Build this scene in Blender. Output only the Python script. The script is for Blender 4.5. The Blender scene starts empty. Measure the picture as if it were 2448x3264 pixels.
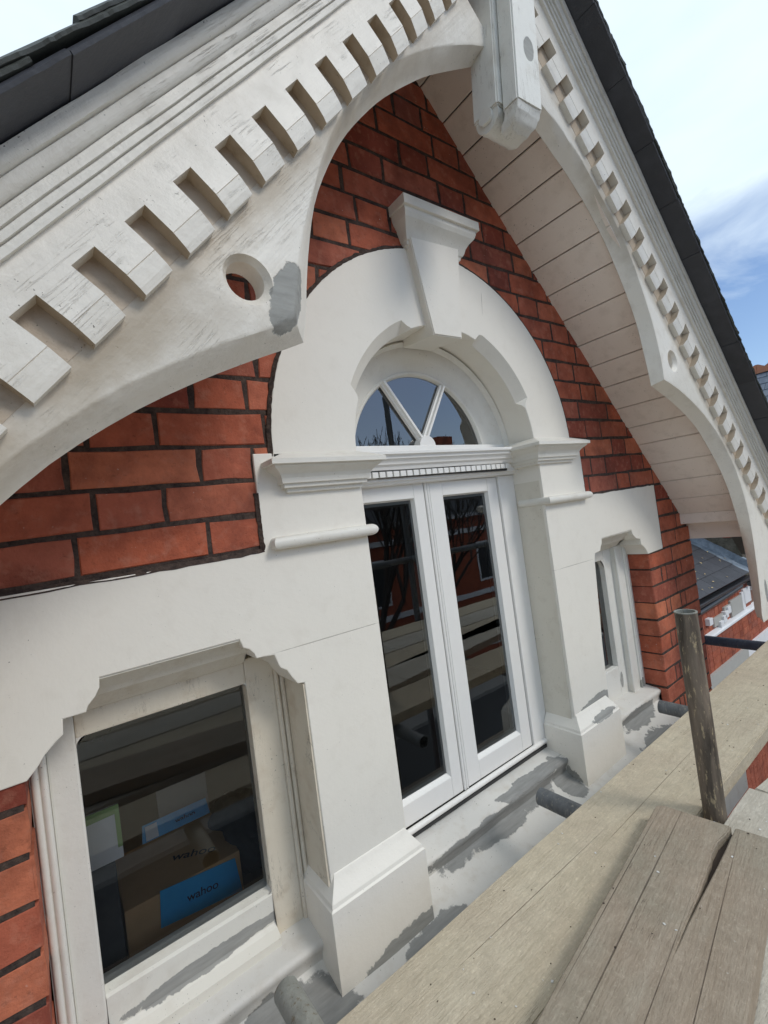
import bpy, bmesh, math, random
from mathutils import Vector, Matrix, noise as mnoise
random.seed(7)
S = bpy.context.scene
COL = S.collection

# ------------------------------------------------------------------ camera
cam = bpy.data.cameras.new('camera'); cam_ob = bpy.data.objects.new('camera', cam); COL.objects.link(cam_ob)
R = ((0.79471484, -0.59272866, -0.130771), (-0.09317163, 0.09376734, -0.99122486), (0.59978944, 0.79992526, 0.0192928))
cam_ob.matrix_world = Matrix(((R[0][0], -R[1][0], -R[2][0], 0.0), (R[0][1], -R[1][1], -R[2][1], -1.0),
                              (R[0][2], -R[1][2], -R[2][2], 0.0), (0, 0, 0, 1)))
cam.sensor_fit = 'HORIZONTAL'; cam.sensor_width = 36.0; cam.lens = 1465.306 / 2448 * 36.0
cam.clip_start = 0.02; cam.clip_end = 900.0
S.camera = cam_ob

# ------------------------------------------------------------------ sky
SUN_EL, SUN_AZ = math.radians(42), math.radians(155)        # azimuth clockwise from +Y
W = bpy.data.worlds.new('World'); S.world = W; W.use_nodes = True
wt = W.node_tree; wt.nodes.clear()
def WN(t, **k):
    n = wt.nodes.new(t)
    for a, b in k.items(): setattr(n, a, b)
    return n
out = WN('ShaderNodeOutputWorld'); bg = WN('ShaderNodeBackground'); bg.inputs['Strength'].default_value = 0.1
sky = WN('ShaderNodeTexSky', sky_type='NISHITA', sun_disc=False, sun_elevation=SUN_EL, sun_rotation=SUN_AZ)
sky.air_density = 1.0; sky.dust_density = 0.6; sky.ozone_density = 1.6
tc = WN('ShaderNodeTexCoord')
mp = WN('ShaderNodeMapping'); mp.inputs['Scale'].default_value = (1.2, 1.2, 3.6); mp.inputs['Location'].default_value = (0.35, 0.2, 0.0)
wt.links.new(tc.outputs['Generated'], mp.inputs['Vector'])
n1 = WN('ShaderNodeTexNoise'); n1.inputs['Scale'].default_value = 1.9; n1.inputs['Detail'].default_value = 7; n1.inputs['Roughness'].default_value = 0.55; n1.inputs['Distortion'].default_value = 0.5
wt.links.new(mp.outputs['Vector'], n1.inputs['Vector'])
sx = WN('ShaderNodeSeparateXYZ'); wt.links.new(tc.outputs['Generated'], sx.inputs[0])
el = WN('ShaderNodeMapRange'); el.inputs['From Min'].default_value = 0.27; el.inputs['From Max'].default_value = 0.54
el.inputs['To Min'].default_value = -0.13; el.inputs['To Max'].default_value = 0.32
wt.links.new(sx.outputs['Z'], el.inputs['Value'])
ad = WN('ShaderNodeMath', operation='ADD'); wt.links.new(n1.outputs['Fac'], ad.inputs[0]); wt.links.new(el.outputs[0], ad.inputs[1])
rmp = WN('ShaderNodeValToRGB'); rmp.color_ramp.elements[0].position = 0.45; rmp.color_ramp.elements[1].position = 0.68
wt.links.new(ad.outputs[0], rmp.inputs['Fac'])
n2 = WN('ShaderNodeTexNoise'); n2.inputs['Scale'].default_value = 4.5; n2.inputs['Detail'].default_value = 6
wt.links.new(mp.outputs['Vector'], n2.inputs['Vector'])
cc = WN('ShaderNodeMix', data_type='RGBA'); cc.inputs[6].default_value = (5.5, 6.8, 8.0, 1); cc.inputs[7].default_value = (7.1, 7.9, 8.6, 1)
wt.links.new(n2.outputs['Fac'], cc.inputs[0])
gain = WN('ShaderNodeMix', data_type='RGBA', blend_type='MULTIPLY'); gain.inputs[0].default_value = 1.0; gain.inputs[7].default_value = (1.0, 1.05, 1.15, 1)
wt.links.new(sky.outputs[0], gain.inputs[6])
mx = WN('ShaderNodeMix', data_type='RGBA')
wt.links.new(rmp.outputs['Color'], mx.inputs[0]); wt.links.new(gain.outputs[2], mx.inputs[6]); wt.links.new(cc.outputs[2], mx.inputs[7])
wt.links.new(mx.outputs[2], bg.inputs['Color']); wt.links.new(bg.outputs[0], out.inputs['Surface'])

# ------------------------------------------------------------------ sun, exposure
sl = bpy.data.lights.new('sun', 'SUN'); sl.energy = 1.0; sl.angle = math.radians(16); sl.color = (1.0, 0.96, 0.9)
so = bpy.data.objects.new('sun', sl); COL.objects.link(so)
sd = Vector((math.sin(SUN_AZ) * math.cos(SUN_EL), math.cos(SUN_AZ) * math.cos(SUN_EL), math.sin(SUN_EL)))
so.rotation_euler = sd.to_track_quat('Z', 'Y').to_euler(); so.location = sd * 30
S.view_settings.view_transform = 'Standard'; S.view_settings.look = 'None'
S.view_settings.gamma = 1.0; S.view_settings.use_curve_mapping = False
S.view_settings.exposure = 0.47

# ------------------------------------------------------------------ materials
class NT:
    def __init__(s, name):
        s.m = bpy.data.materials.new(name); s.m.use_nodes = True; s.t = s.m.node_tree; s.t.nodes.clear()
        s.out = s.n('ShaderNodeOutputMaterial'); s.b = s.n('ShaderNodeBsdfPrincipled'); s.l(s.b.outputs[0], s.out.inputs[0])
        s.tc = s.n('ShaderNodeTexCoord')
    def n(s, t, **k):
        x = s.t.nodes.new(t)
        for a, b in k.items(): setattr(x, a, b)
        return x
    def l(s, a, b): s.t.links.new(a, b)
    def noise(s, scale, detail=4, rough=0.5, vec=None, dist=0.0):
        x = s.n('ShaderNodeTexNoise'); x.inputs['Scale'].default_value = scale; x.inputs['Detail'].default_value = detail
        x.inputs['Roughness'].default_value = rough; x.inputs['Distortion'].default_value = dist
        s.l(vec if vec else s.tc.outputs['Object'], x.inputs['Vector']); return x.outputs['Fac']
    def mapping(s, scale=(1, 1, 1), rot=(0, 0, 0), loc=(0, 0, 0), typ='POINT'):
        x = s.n('ShaderNodeMapping', vector_type=typ); x.inputs['Scale'].default_value = scale
        x.inputs['Rotation'].default_value = rot; x.inputs['Location'].default_value = loc
        s.l(s.tc.outputs['Object'], x.inputs['Vector']); return x.outputs['Vector']
    def rng(s, v, a, b, c=0.0, d=1.0, smooth=False):
        x = s.n('ShaderNodeMapRange'); x.inputs['From Min'].default_value = a; x.inputs['From Max'].default_value = b
        x.inputs['To Min'].default_value = c; x.inputs['To Max'].default_value = d
        if smooth: x.interpolation_type = 'SMOOTHSTEP'
        s.l(v, x.inputs['Value']); return x.outputs[0]
    def mix(s, f, a, b, blend='MIX'):
        x = s.n('ShaderNodeMix', data_type='RGBA', blend_type=blend)
        for v, i in ((f, 0), (a, 6), (b, 7)):
            if isinstance(v, (int, float)): x.inputs[i].default_value = v
            elif isinstance(v, tuple): x.inputs[i].default_value = (*v, 1) if len(v) == 3 else v
            else: s.l(v, x.inputs[i])
        return x.outputs[2]
    def math(s, op, a, b=None):
        x = s.n('ShaderNodeMath', operation=op)
        for i, v in enumerate((a, b)):
            if v is None: continue
            if isinstance(v, (int, float)): x.inputs[i].default_value = v
            else: s.l(v, x.inputs[i])
        return x.outputs[0]
    def col(s, v): 
        if isinstance(v, tuple): s.b.inputs['Base Color'].default_value = (*v, 1)
        else: s.l(v, s.b.inputs['Base Color'])
    def bump(s, h, strength, dist=0.002):
        x = s.n('ShaderNodeBump'); x.inputs['Strength'].default_value = strength; x.inputs['Distance'].default_value = dist
        s.l(h, x.inputs['Height']); s.l(x.outputs[0], s.b.inputs['Normal'])
    def rough(s, v):
        if isinstance(v, (int, float)): s.b.inputs['Roughness'].default_value = v
        else: s.l(v, s.b.inputs['Roughness'])
    def spec(s, v): s.b.inputs['Specular IOR Level'].default_value = v
    def blob(s, c, rad, rot=(0, 0, 0), wob=0.45, nscale=38.0, edge=0.03, streak=None):
        """mask of an ellipsoidal patch of filler with a ragged outline, in the object's own space"""
        v = s.mapping(scale=rad, rot=rot, loc=c, typ='TEXTURE')
        ln = s.n('ShaderNodeVectorMath', operation='LENGTH'); s.l(v, ln.inputs[0])
        nz = s.noise(nscale, 5, 0.62)
        d = s.math('ADD', ln.outputs['Value'], s.math('MULTIPLY', s.math('SUBTRACT', nz, 0.5), wob * 2))
        return s.rng(d, 1.0 - edge, 1.0 + edge, 1.0, 0.0)

def paint(name, base=(.83, .785, .70), patches=(), cracks=(), rip=0.25, ripscale=60, dirt=0.25, specks=0.5, grain=None, rough=0.42, stain=(.42, .35, .26), patchcol=(.33, .325, .30), stains=()):
    t = NT(name)
    big = t.noise(3.2, 5, 0.6); mid = t.noise(19, 5, 0.6); fine = t.noise(150, 3, 0.6)
    c = t.mix(t.rng(big, .35, .7, 0, .22), base, tuple(x * .86 for x in base))
    c = t.mix(t.rng(mid, .52, .78, 0, dirt), c, stain)
    sp = t.rng(t.noise(210, 2, .5), .70, .74); sp2 = t.rng(t.noise(11, 3, .6), .45, .65)
    c = t.mix(t.math('MULTIPLY', t.math('MULTIPLY', sp, sp2), specks), c, (.10, .085, .06))
    h = t.math('ADD', t.math('MULTIPLY', t.noise(ripscale, 4, .6), 1.0), t.math('MULTIPLY', fine, .25))
    if grain:                                             # long cracks and brush marks along a direction (x = along)
        gv = t.mapping(scale=(1.0 / grain[3], 1.0, 1.0), rot=(0, grain[1], 0)) if False else None
        mpn = t.n('ShaderNodeMapping'); mpn.inputs['Rotation'].default_value = (0, grain[0], 0)
        t.l(t.tc.outputs['Object'], mpn.inputs['Vector'])
        m2 = t.n('ShaderNodeMapping'); m2.inputs['Scale'].default_value = (grain[1], grain[2], grain[2]); t.l(mpn.outputs[0], m2.inputs['Vector'])
        g = t.noise(1.0, 6, .65, m2.outputs[0])
        crack = t.rng(t.math('ABSOLUTE', t.math('SUBTRACT', g, .5)), 0.0, .012, 1.0, 0.0)
        crack = t.math('MULTIPLY', crack, t.rng(t.noise(9, 3, .6), .5, .62))
        c = t.mix(t.math('MULTIPLY', crack, grain[3]), c, (.16, .13, .09))
        h = t.math('SUBTRACT', t.math('ADD', h, t.math('MULTIPLY', g, .7)), t.math('MULTIPLY', crack, .35))
    r = t.math('ADD', t.math('MULTIPLY', mid, .25), rough - .1)
    for sc in stains:
        m = t.blob(sc[0], sc[1], sc[2], wob=.9, nscale=17, edge=.75)
        c = t.mix(t.math('MULTIPLY', m, sc[3]), c, (.44, .36, .26))
    for pc in patches:
        m = t.blob(*pc[:2], **(pc[2] if len(pc) > 2 else {}))
        st = t.noise(1.0, 4, .6, t.mapping(scale=(14, 90, 90)))
        pcx = t.mix(t.rng(st, .3, .7), tuple(x * .85 for x in patchcol), tuple(x * 1.12 for x in patchcol))
        c = t.mix(m, c, pcx); h = t.math('SUBTRACT', h, t.math('MULTIPLY', m, .8))
        r = t.math('ADD', r, t.math('MULTIPLY', m, .3))
    for ck in cracks:
        m = t.blob(ck[0], ck[1], ck[2] if len(ck) > 2 else (0, 0, 0), wob=.9, nscale=26, edge=.25)
        c = t.mix(t.math('MULTIPLY', m, .6), c, (.25, .22, .18)); h = t.math('SUBTRACT', h, m)
    t.col(c); t.rough(r); t.spec(.35); t.bump(h, rip, .0022)
    return t.m

GREY = {}
M = {}
M['facing_left'] = paint('white_masonry_paint', rip=.30, ripscale=38, specks=.8, dirt=.13,
                         cracks=[((.54, 0, -.2625), (.14, .02, .0012))])
M['facing_right'] = paint('white_masonry_paint_right', rip=.30, ripscale=38, specks=.7, dirt=.11,
                          patches=[((1.635, 0.0, -.815), (.135, .05, .042), dict(rot=(0, -.1, 0), wob=.35, nscale=26))],
                          cracks=[((1.63, 0, -.263), (.14, .02, .0010))])
M['reveal'] = M['facing_left']
M['plinth_left'] = paint('plinth_paint', rip=.25, specks=.8, dirt=.12,
                         patches=[((.66, -.03, -1.045), (.16, .06, .05), dict(rot=(0, -.02, 0), wob=.5, nscale=24))])
M['plinth_right'] = paint('plinth_paint_right', rip=.25, specks=.8, dirt=.12,
                          patches=[((1.64, -.02, -.838), (.085, .05, .014), dict(rot=(0, .0, 0), wob=.6, nscale=30)),
                                   ((1.46, .06, -1.03), (.03, .075, .05), dict(wob=.5, nscale=30))])
M['arch'] = paint('arch_paint', rip=.2, specks=.5, dirt=.10, cracks=[((1.285, 0, .70), (.0012, .02, .035), (0, .12, 0))])
M['cream'] = paint('cream_paint', base=(.76, .73, .66), rip=.3, ripscale=70, specks=.9, dirt=.22)
M['cream_old'] = paint('old_cream_paint', base=(.74, .70, .61), rip=.35, ripscale=80, specks=1.0, dirt=.45, stain=(.40, .31, .19))
M['soffit'] = paint('soffit_paint', base=(.86, .76, .68), rip=.5, ripscale=55, specks=1.4, dirt=.28, stain=(.40, .31, .24))
M['joinery'] = paint('white_joinery', base=(.83, .81, .77), rip=.08, ripscale=120, specks=.1, dirt=.04, rough=.32)
M['window_paint'] = paint('window_paint', base=(.72, .65, .53), rip=.35, specks=.9, dirt=.5, grain=(0, 60, 7, .6), stain=(.45, .34, .22))
M['window_rail'] = paint('window_rail_paint', base=(.76, .73, .65), rip=.3, specks=.8, dirt=.25,
                         patches=[((.21, .11, -.893), (.165, .06, .017), dict(rot=(0, -.02, 0), wob=.45, nscale=30))])
M['small_rail'] = paint('small_rail_paint', base=(.76, .74, .68), rip=.3, specks=.8, dirt=.25,
                        patches=[((2.072, .13, -.868), (.013, .06, .036), dict(wob=.4, nscale=40)),
                                 ((2.215, .10, -.93), (.022, .06, .03), dict(wob=.4, nscale=40))])
M['jamb_slit'] = paint('jamb_paint', base=(.72, .67, .57), rip=.3, specks=1.0, dirt=.3,
                       patches=[((1.49, .135, -.50), (.05, .012, .085), dict(wob=.5, nscale=40)), ((1.49, .137, -.672), (.05, .010, .022), dict(wob=.5, nscale=40))])
M['sill'] = paint('sill_paint', base=(.66, .64, .60), rip=.6, ripscale=40, specks=1.2, dirt=.4, rough=.5, patchcol=(.27, .27, .26),
                  patches=[((1.08, .02, -.985), (.42, .045, .034), dict(wob=.42, nscale=17)), ((1.28, .05, -.948), (.19, .03, .02), dict(wob=.7, nscale=14)),
                           ((.73, -.10, -1.03), (.14, .07, .05), dict(wob=.6, nscale=15)), ((.93, -.13, -1.035), (.09, .035, .05), dict(wob=.6, nscale=20)),
                           ((2.02, .02, -.99), (.17, .05, .035), dict(wob=.5, nscale=17)), ((1.97, -.10, -1.04), (.14, .08, .04), dict(wob=.7, nscale=15)),
                           ((.34, -.05, -1.02), (.12, .12, .05), dict(wob=.5, nscale=15)), ((.05, .01, -1.0), (.17, .06, .04), dict(wob=.5, nscale=15)),
                           ((1.42, .02, -1.0), (.05, .09, .07), dict(wob=.5, nscale=20))])
GL = math.radians(48.57); GR = math.radians(45.34)
M['barge_left'] = paint('bargeboard_paint', base=(.83, .78, .695), rip=.6, ripscale=40, specks=1.0, dirt=.22, grain=(GL, 2.6, 95, .10), stains=[((.327, -.315, .540), (.75, .06, .030), (0, -GL, 0), .75), ((.15, -.315, .30), (.22, .06, .03), (0, -.5, 0), .45)],
                        patches=[((.377, -.315, .398), (.033, .05, .070), dict(rot=(0, .42, 0), wob=.38, nscale=34))])
M['barge_right'] = paint('bargeboard_paint_right', base=(.83, .78, .695), rip=.6, ripscale=40, specks=1.0, dirt=.26, grain=(-GR, 2.6, 95, .12), stains=[((1.98, -.315, .56), (1.0, .06, .022), (0, GR, 0), .7)],
                         patches=[((2.64, -.315, -.55), (.018, .06, .05), dict(wob=.4, nscale=34))])
M['mould_left'] = paint('moulding_paint', base=(.79, .755, .68), rip=.7, ripscale=40, specks=1.0, dirt=.25, grain=(GL, 2.2, 110, .16))
M['mould_right'] = paint('moulding_paint_right', base=(.79, .745, .67), rip=.7, ripscale=40, specks=1.0, dirt=.3, grain=(-GR, 2.2, 110, .15))
M['tooth'] = paint('tooth_paint', base=(.79, .755, .69), rip=.5, ripscale=45, specks=1.0, dirt=.3)
M['slot_dirt_shade'] = paint('slot_dirt_shade_paint', base=(.50, .41, .31), rip=.9, ripscale=45, specks=1.2, dirt=.7, stain=(.25, .18, .11))  # slot dirt, darkened by the deep shade painted into the brown
M['pendant'] = paint('pendant_paint', base=(.76, .74, .68), rip=.6, ripscale=45, specks=.8, dirt=.3, grain=(math.pi / 2, 3, 50, .6),
                     patches=[((1.109, -.39, 1.147), (.021, .04, .036), dict(rot=(0, .30, 0), wob=.18, nscale=20))])

def brick_mat(name, a, b, c_):
    t = NT(name); oi = t.n('ShaderNodeObjectInfo')
    rp = t.n('ShaderNodeValToRGB'); e = rp.color_ramp.elements; e[0].color = (*a, 1); e[1].color = (*c_, 1)
    k = e.new(.45); k.color = (*b, 1); k = e.new(.22); k.color = (b[0] * .78, b[1] * .95, b[2] * 1.25, 1); k = e.new(.72); k.color = (c_[0] * .72, c_[1] * .62, c_[2] * .7, 1)
    t.l(oi.outputs['Random'], rp.inputs['Fac'])
    c = t.mix(t.rng(t.noise(14, 5, .65), .4, .75, 0, .55), rp.outputs['Color'], tuple(x * .45 for x in a))
    c = t.mix(t.rng(t.noise(42, 4, .6), .52, .72, 0, .6), c, (.50, .20, .13))
    c = t.mix(t.rng(t.noise(4.2, 5, .7), .48, .72, 0, .7), c, (.12, .034, .024)); c = t.mix(t.rng(t.noise(70, 4, .7), .60, .75, 0, .5), c, (.08, .03, .02))
    spk = t.math('MULTIPLY', t.rng(t.noise(130, 2, .5), .73, .76), t.rng(t.noise(6, 2, .5), .46, .6))
    c = t.mix(t.math('MULTIPLY', spk, .85), c, (.62, .55, .48))
    t.col(c); t.rough(.78); t.spec(.25)
    t.bump(t.math('ADD', t.noise(28, 6, .7), t.math('MULTIPLY', t.noise(160, 3, .6), .5)), .75, .004)
    return t.m
M['brick'] = brick_mat('red_brick', (.27, .056, .034), (.50, .128, .064), (.62, .20, .105))
M['brick_far'] = brick_mat('red_brick_far', (.34, .08, .04), (.42, .11, .055), (.50, .15, .08))
t = NT('dark_mortar'); t.col(t.mix(t.rng(t.noise(60, 5, .7), .35, .7), (.025, .016, .014), (.10, .068, .052))); t.rough(.95); t.bump(t.noise(120, 4, .6), .8, .004); M['mortar'] = t.m
t = NT('pale_mortar'); t.col((.20, .10, .07)); t.rough(.95); M['mortar_far'] = t.m
def slate(name, a, b):
    t = NT(name); oi = t.n('ShaderNodeObjectInfo')
    c = t.mix(oi.outputs['Random'], a, b); c = t.mix(t.rng(t.noise(16, 5, .6), .45, .75, 0, .4), c, tuple(x * 1.7 for x in b))
    t.col(c); t.rough(.55); t.bump(t.noise(40, 6, .65), .6, .003); return t.m
M['slate'] = slate('blue_black_slate', (.030, .031, .037), (.046, .047, .055))
M['slate_top'] = slate('mossy_slate_edge', (.045, .048, .042), (.06, .064, .055))
M['slate_far'] = slate('blue_grey_slate', (.10, .115, .15), (.14, .155, .19))
t = NT('lead_sheet'); t.col(t.mix(t.rng(t.noise(12, 4, .6), .35, .7), (.13, .16, .20), (.25, .29, .34))); t.rough(.45); t.b.inputs['Metallic'].default_value = .3; t.bump(t.noise(14, 3, .5), .5, .01); M['lead'] = t.m
t = NT('black_gutter'); t.col((.022, .022, .026)); t.rough(.35); M['gutter'] = t.m
t = NT('white_render'); t.col(t.mix(t.rng(t.noise(9, 4, .6), .4, .7, 0, .2), (.76, .76, .77), (.55, .54, .52))); t.rough(.6); M['white'] = t.m
t = NT('grey_primer'); t.col(t.mix(t.noise(9, 4, .6), (.38, .37, .34), (.44, .43, .40))); t.rough(.7); M['grey'] = t.m
t = NT('mossy_render'); t.col(t.mix(t.rng(t.noise(9, 6, .7), .35, .7), (.055, .05, .035), (.16, .14, .11))); t.rough(.95); t.bump(t.noise(25, 6, .7), 1.0, .02); M['moss'] = t.m
t = NT('terracotta'); t.col(t.mix(t.noise(7, 5, .6), (.42, .17, .09), (.30, .14, .09))); t.rough(.85); M['terracotta'] = t.m
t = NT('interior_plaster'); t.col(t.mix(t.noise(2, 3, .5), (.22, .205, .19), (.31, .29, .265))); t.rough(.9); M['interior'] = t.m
t = NT('interior_floor'); t.col((.10, .075, .055)); t.rough(.8); M['interior_floor'] = t.m
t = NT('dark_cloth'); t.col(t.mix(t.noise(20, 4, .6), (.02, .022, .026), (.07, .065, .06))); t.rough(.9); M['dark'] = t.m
t = NT('kraft_card'); t.col(t.mix(t.noise(24, 5, .6), (.40, .23, .10), (.52, .31, .15))); t.rough(.8); M['kraft'] = t.m
t = NT('blue_print'); t.col(t.mix(t.noise(40, 4, .6), (.02, .26, .52), (.04, .34, .62))); t.rough(.5); M['blue'] = t.m
t = NT('white_paper'); t.col((.62, .63, .64)); t.rough(.7); M['paper'] = t.m
t = NT('green_print'); t.col((.22, .36, .14)); t.rough(.6); M['green'] = t.m
t = NT('black_print'); t.col((.012, .012, .014)); t.rough(.6); M['ink'] = t.m
t = NT('yellow_leaf'); oi = t.n('ShaderNodeObjectInfo'); t.col((.62, .46, .22)); t.rough(.7); M['leaf'] = t.m
t = NT('plaster_crumb'); t.col((.72, .70, .66)); t.rough(.9); M['crumb'] = t.m
t = NT('bark_crumb'); t.col((.06, .04, .028)); t.rough(.9); M['bark_crumb'] = t.m
t = NT('asphalt'); t.col(t.mix(t.noise(3, 5, .6), (.07, .07, .07), (.10, .10, .10))); t.rough(.9); M['asphalt'] = t.m
t = NT('pavement_slab'); t.col(t.mix(t.noise(2, 5, .6), (.34, .33, .30), (.44, .42, .39))); t.rough(.9); M['pavement'] = t.m
t = NT('bark'); t.col((.06, .05, .042)); t.rough(.9); M['bark'] = t.m

def glass(name, refl, tint=(.85, .88, .87)):
    t = NT(name); t.t.nodes.remove(t.b)
    fr = t.n('ShaderNodeFresnel'); fr.inputs['IOR'].default_value = 1.5
    f = t.math('MINIMUM', t.math('ADD', t.math('MULTIPLY', fr.outputs[0], refl), .02), 1.0)
    tr = t.n('ShaderNodeBsdfTransparent'); tr.inputs[0].default_value = (*tint, 1)
    gl = t.n('ShaderNodeBsdfGlossy'); gl.inputs['Roughness'].default_value = 0.0; gl.inputs[0].default_value = (.97, .99, 1, 1)
    x = t.n('ShaderNodeMixShader'); t.l(f, x.inputs[0]); t.l(tr.outputs[0], x.inputs[1]); t.l(gl.outputs[0], x.inputs[2]); t.l(x.outputs[0], t.out.inputs[0])
    bp = t.n('ShaderNodeBump'); bp.inputs['Strength'].default_value = .02; bp.inputs['Distance'].default_value = .01
    t.l(t.noise(5, 2, .5), bp.inputs['Height']); t.l(bp.outputs[0], gl.inputs['Normal'])
    return t.m
M['glass'] = glass('double_glazed_pane', 2.3, (.70, .73, .72))
M['fan_glass'] = glass('old_window_pane', 2.6, (.5, .53, .53))
M['glass_left'] = glass('window_pane', 1.35, (.9, .92, .91))

def wood(name, a, b, line, wear, lines=(), scale=1.0, bstr=.7, spots=1.0):
    t = NT(name)
    g = t.noise(1.0, 7, .6, t.mapping(scale=(1.6 * scale, 34 * scale, 34 * scale)), .6)
    f2 = t.noise(1.0, 4, .6, t.mapping(scale=(7 * scale, 190 * scale, 190 * scale)))
    big = t.noise(4.0, 5, .6)
    c = t.mix(t.rng(g, .3, .7), a, b)
    c = t.mix(t.rng(big, .45, .75, 0, .6), c, wear)
    c = t.mix(t.rng(f2, .55, .72, 0, .35), c, tuple(x * .72 for x in a))
    ck = t.rng(t.math('ABSOLUTE', t.math('SUBTRACT', g, .46)), 0, .006, 1, 0)
    ck = t.math('MULTIPLY', ck, t.rng(t.noise(7, 3, .6), .53, .62))
    c = t.mix(t.math('MULTIPLY', ck, .75), c, line)
    blot = t.math('MULTIPLY', t.rng(t.noise(75, 4, .65), .66, .72), t.rng(t.noise(8, 3, .6), .45, .62))
    c = t.mix(t.math('MULTIPLY', blot, .6 * spots), c, (.12, .09, .06))
    pal = t.rng(t.noise(110, 2, .5), .74, .77); c = t.mix(t.math('MULTIPLY', pal, .7), c, (.66, .63, .57))
    fz = t.noise(1.0, 5, .75, t.mapping(scale=(60, 210, 210))); c = t.mix(t.rng(fz, .40, .62, .20, 0), c, tuple(x * .45 for x in a)); c = t.mix(t.rng(t.noise(180, 3, .7), .58, .72, 0, .4), c, tuple(min(1, x * 1.5) for x in b))
    mot = t.noise(26, 6, .7); c = t.mix(t.rng(mot, .42, .72, 0, .4), c, tuple(x * .62 for x in a)); c = t.mix(t.rng(t.noise(55, 4, .7), .55, .75, 0, .3), c, tuple(min(1, x * 1.35) for x in b))
    h = t.math('ADD', t.math('MULTIPLY', g, .7), t.math('ADD', t.math('MULTIPLY', t.noise(48, 5, .7), .8), t.math('ADD', t.math('MULTIPLY', f2, .5), t.math('MULTIPLY', fz, .9))))
    for (p, q, w) in lines:
        dx, dy = q[0] - p[0], q[1] - p[1]; L = math.hypot(dx, dy)
        m = t.blob(((p[0] + q[0]) / 2, (p[1] + q[1]) / 2, 0), (L / 2, w, .2), (0, 0, math.atan2(dy, dx)), wob=.75, nscale=22, edge=.6)
        c = t.mix(t.math('MULTIPLY', m, .55), c, line); h = t.math('SUBTRACT', h, t.math('MULTIPLY', m, .8))
    t.col(c); t.rough(.86); t.spec(.2); t.bump(h, bstr, .0035); return t.m
M['wood_pale'] = wood('pale_scaffold_board', (.60, .51, .37), (.70, .61, .46), (.20, .14, .09), (.52, .42, .32),
                      lines=[((.55, -.352), (.95, -.36), .0008), ((1.0, -.385), (1.5, -.38), .0007)])
M['wood_pale2'] = wood('bleached_scaffold_board', (.62, .56, .46), (.72, .66, .56), (.14, .10, .07), (.47, .41, .32))
M['wood_grey'] = wood('weathered_grey_board', (.38, .295, .215), (.48, .40, .31), (.055, .038, .03), (.30, .30, .23),
                      lines=[((-.62, .058), (-.035, .055), .0012), ((-.62, -.068), (-.12, -.057), .0008), ((-.80, -.012), (-.34, -.014), .0007), ((-.50, .098), (-.05, .096), .0006)], spots=.8)
M['wood_end'] = wood('board_end_grain', (.40, .36, .26), (.48, .46, .36), (.1, .08, .05), (.3, .34, .24))
def tube_mat(name, a, b, rust):
    t = NT(name)
    v = t.mapping(scale=(30, 30, 5)); g = t.noise(1.0, 6, .65, v, .5)
    c = t.mix(t.rng(g, .35, .68), a, b); c = t.mix(t.rng(t.noise(1, 5, .7, t.mapping(scale=(110, 110, 30))), .56, .64, 0, .8), c, rust)
    t.col(c); t.rough(.62); t.b.inputs['Metallic'].default_value = .15; t.bump(t.noise(1, 4, .6, t.mapping(scale=(80, 80, 22))), .8, .003); return t.m
M['tube_rust'] = tube_mat('weathered_scaffold_tube', (.050, .040, .031), (.24, .19, .145), (.50, .40, .25))
M['tube_grey'] = tube_mat('galvanised_tube', (.11, .115, .12), (.19, .20, .205), (.30, .28, .24))
M['tube_pale'] = tube_mat('lime_stained_tube', (.25, .25, .22), (.36, .36, .32), (.18, .14, .09))
M['tube_blue'] = tube_mat('blue_painted_tube', (.035, .042, .065), (.055, .07, .10), (.12, .11, .10))

# ------------------------------------------------------------------ helpers
def link(o, parent=None):
    COL.objects.link(o)
    if parent: o.parent = parent
    return o
def tag(o, label=None, cat=None, group=None, kind=None):
    for k, v in (('label', label), ('category', cat), ('group', group), ('kind', kind)):
        if v: o[k] = v
    return o
def empty(name, loc, label, cat, group=None):
    o = bpy.data.objects.new(name, None); o.location = loc; o.empty_display_size = .1; COL.objects.link(o)
    return tag(o, label, cat, group)
def finish(name, bm, mat, parent=None, smooth=False, sub=None):
    bmesh.ops.recalc_face_normals(bm, faces=bm.faces)
    if name == 'pane' and len(bm.faces) == 1:
        bm.normal_update(); f0 = next(iter(bm.faces))
        if f0.normal.y > 0: f0.normal_flip()
    me = bpy.data.meshes.new(name); bm.to_mesh(me); bm.free(); me.materials.append(mat)
    if smooth:
        for p in me.polygons: p.use_smooth = True
        me.set_sharp_from_angle(angle=math.radians(smooth if not isinstance(smooth, bool) else 35))
    o = bpy.data.objects.new(name, me); COL.objects.link(o)
    if parent:
        o.parent = parent
        if parent.location.length: o.matrix_parent_inverse = Matrix.Translation(parent.location).inverted()
    return o
def add_box(bm, x0, x1, y0, y1, z0, z1, bev=0.0, M4=None):
    vs = [bm.verts.new((x, y, z)) for x in (x0, x1) for y in (y0, y1) for z in (z0, z1)]
    fs = [bm.faces.new([vs[i] for i in f]) for f in ((0, 1, 3, 2), (4, 6, 7, 5), (0, 4, 5, 1), (2, 3, 7, 6), (0, 2, 6, 4), (1, 5, 7, 3))]
    if bev:
        es = list({e for f in fs for e in f.edges})
        r = bmesh.ops.bevel(bm, geom=es, offset=bev, segments=2, profile=.6, affect='EDGES')
        vs = list({v for f in r['faces'] for v in f.verts} | {v for v in vs if v.is_valid})
    if M4: bmesh.ops.transform(bm, matrix=M4, verts=[v for v in vs if v.is_valid])
    return vs
def box(name, b, mat, parent=None, bev=0.0, M4=None, smooth=False):
    bm = bmesh.new(); add_box(bm, *b, bev=bev, M4=M4); return finish(name, bm, mat, parent, smooth)
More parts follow.
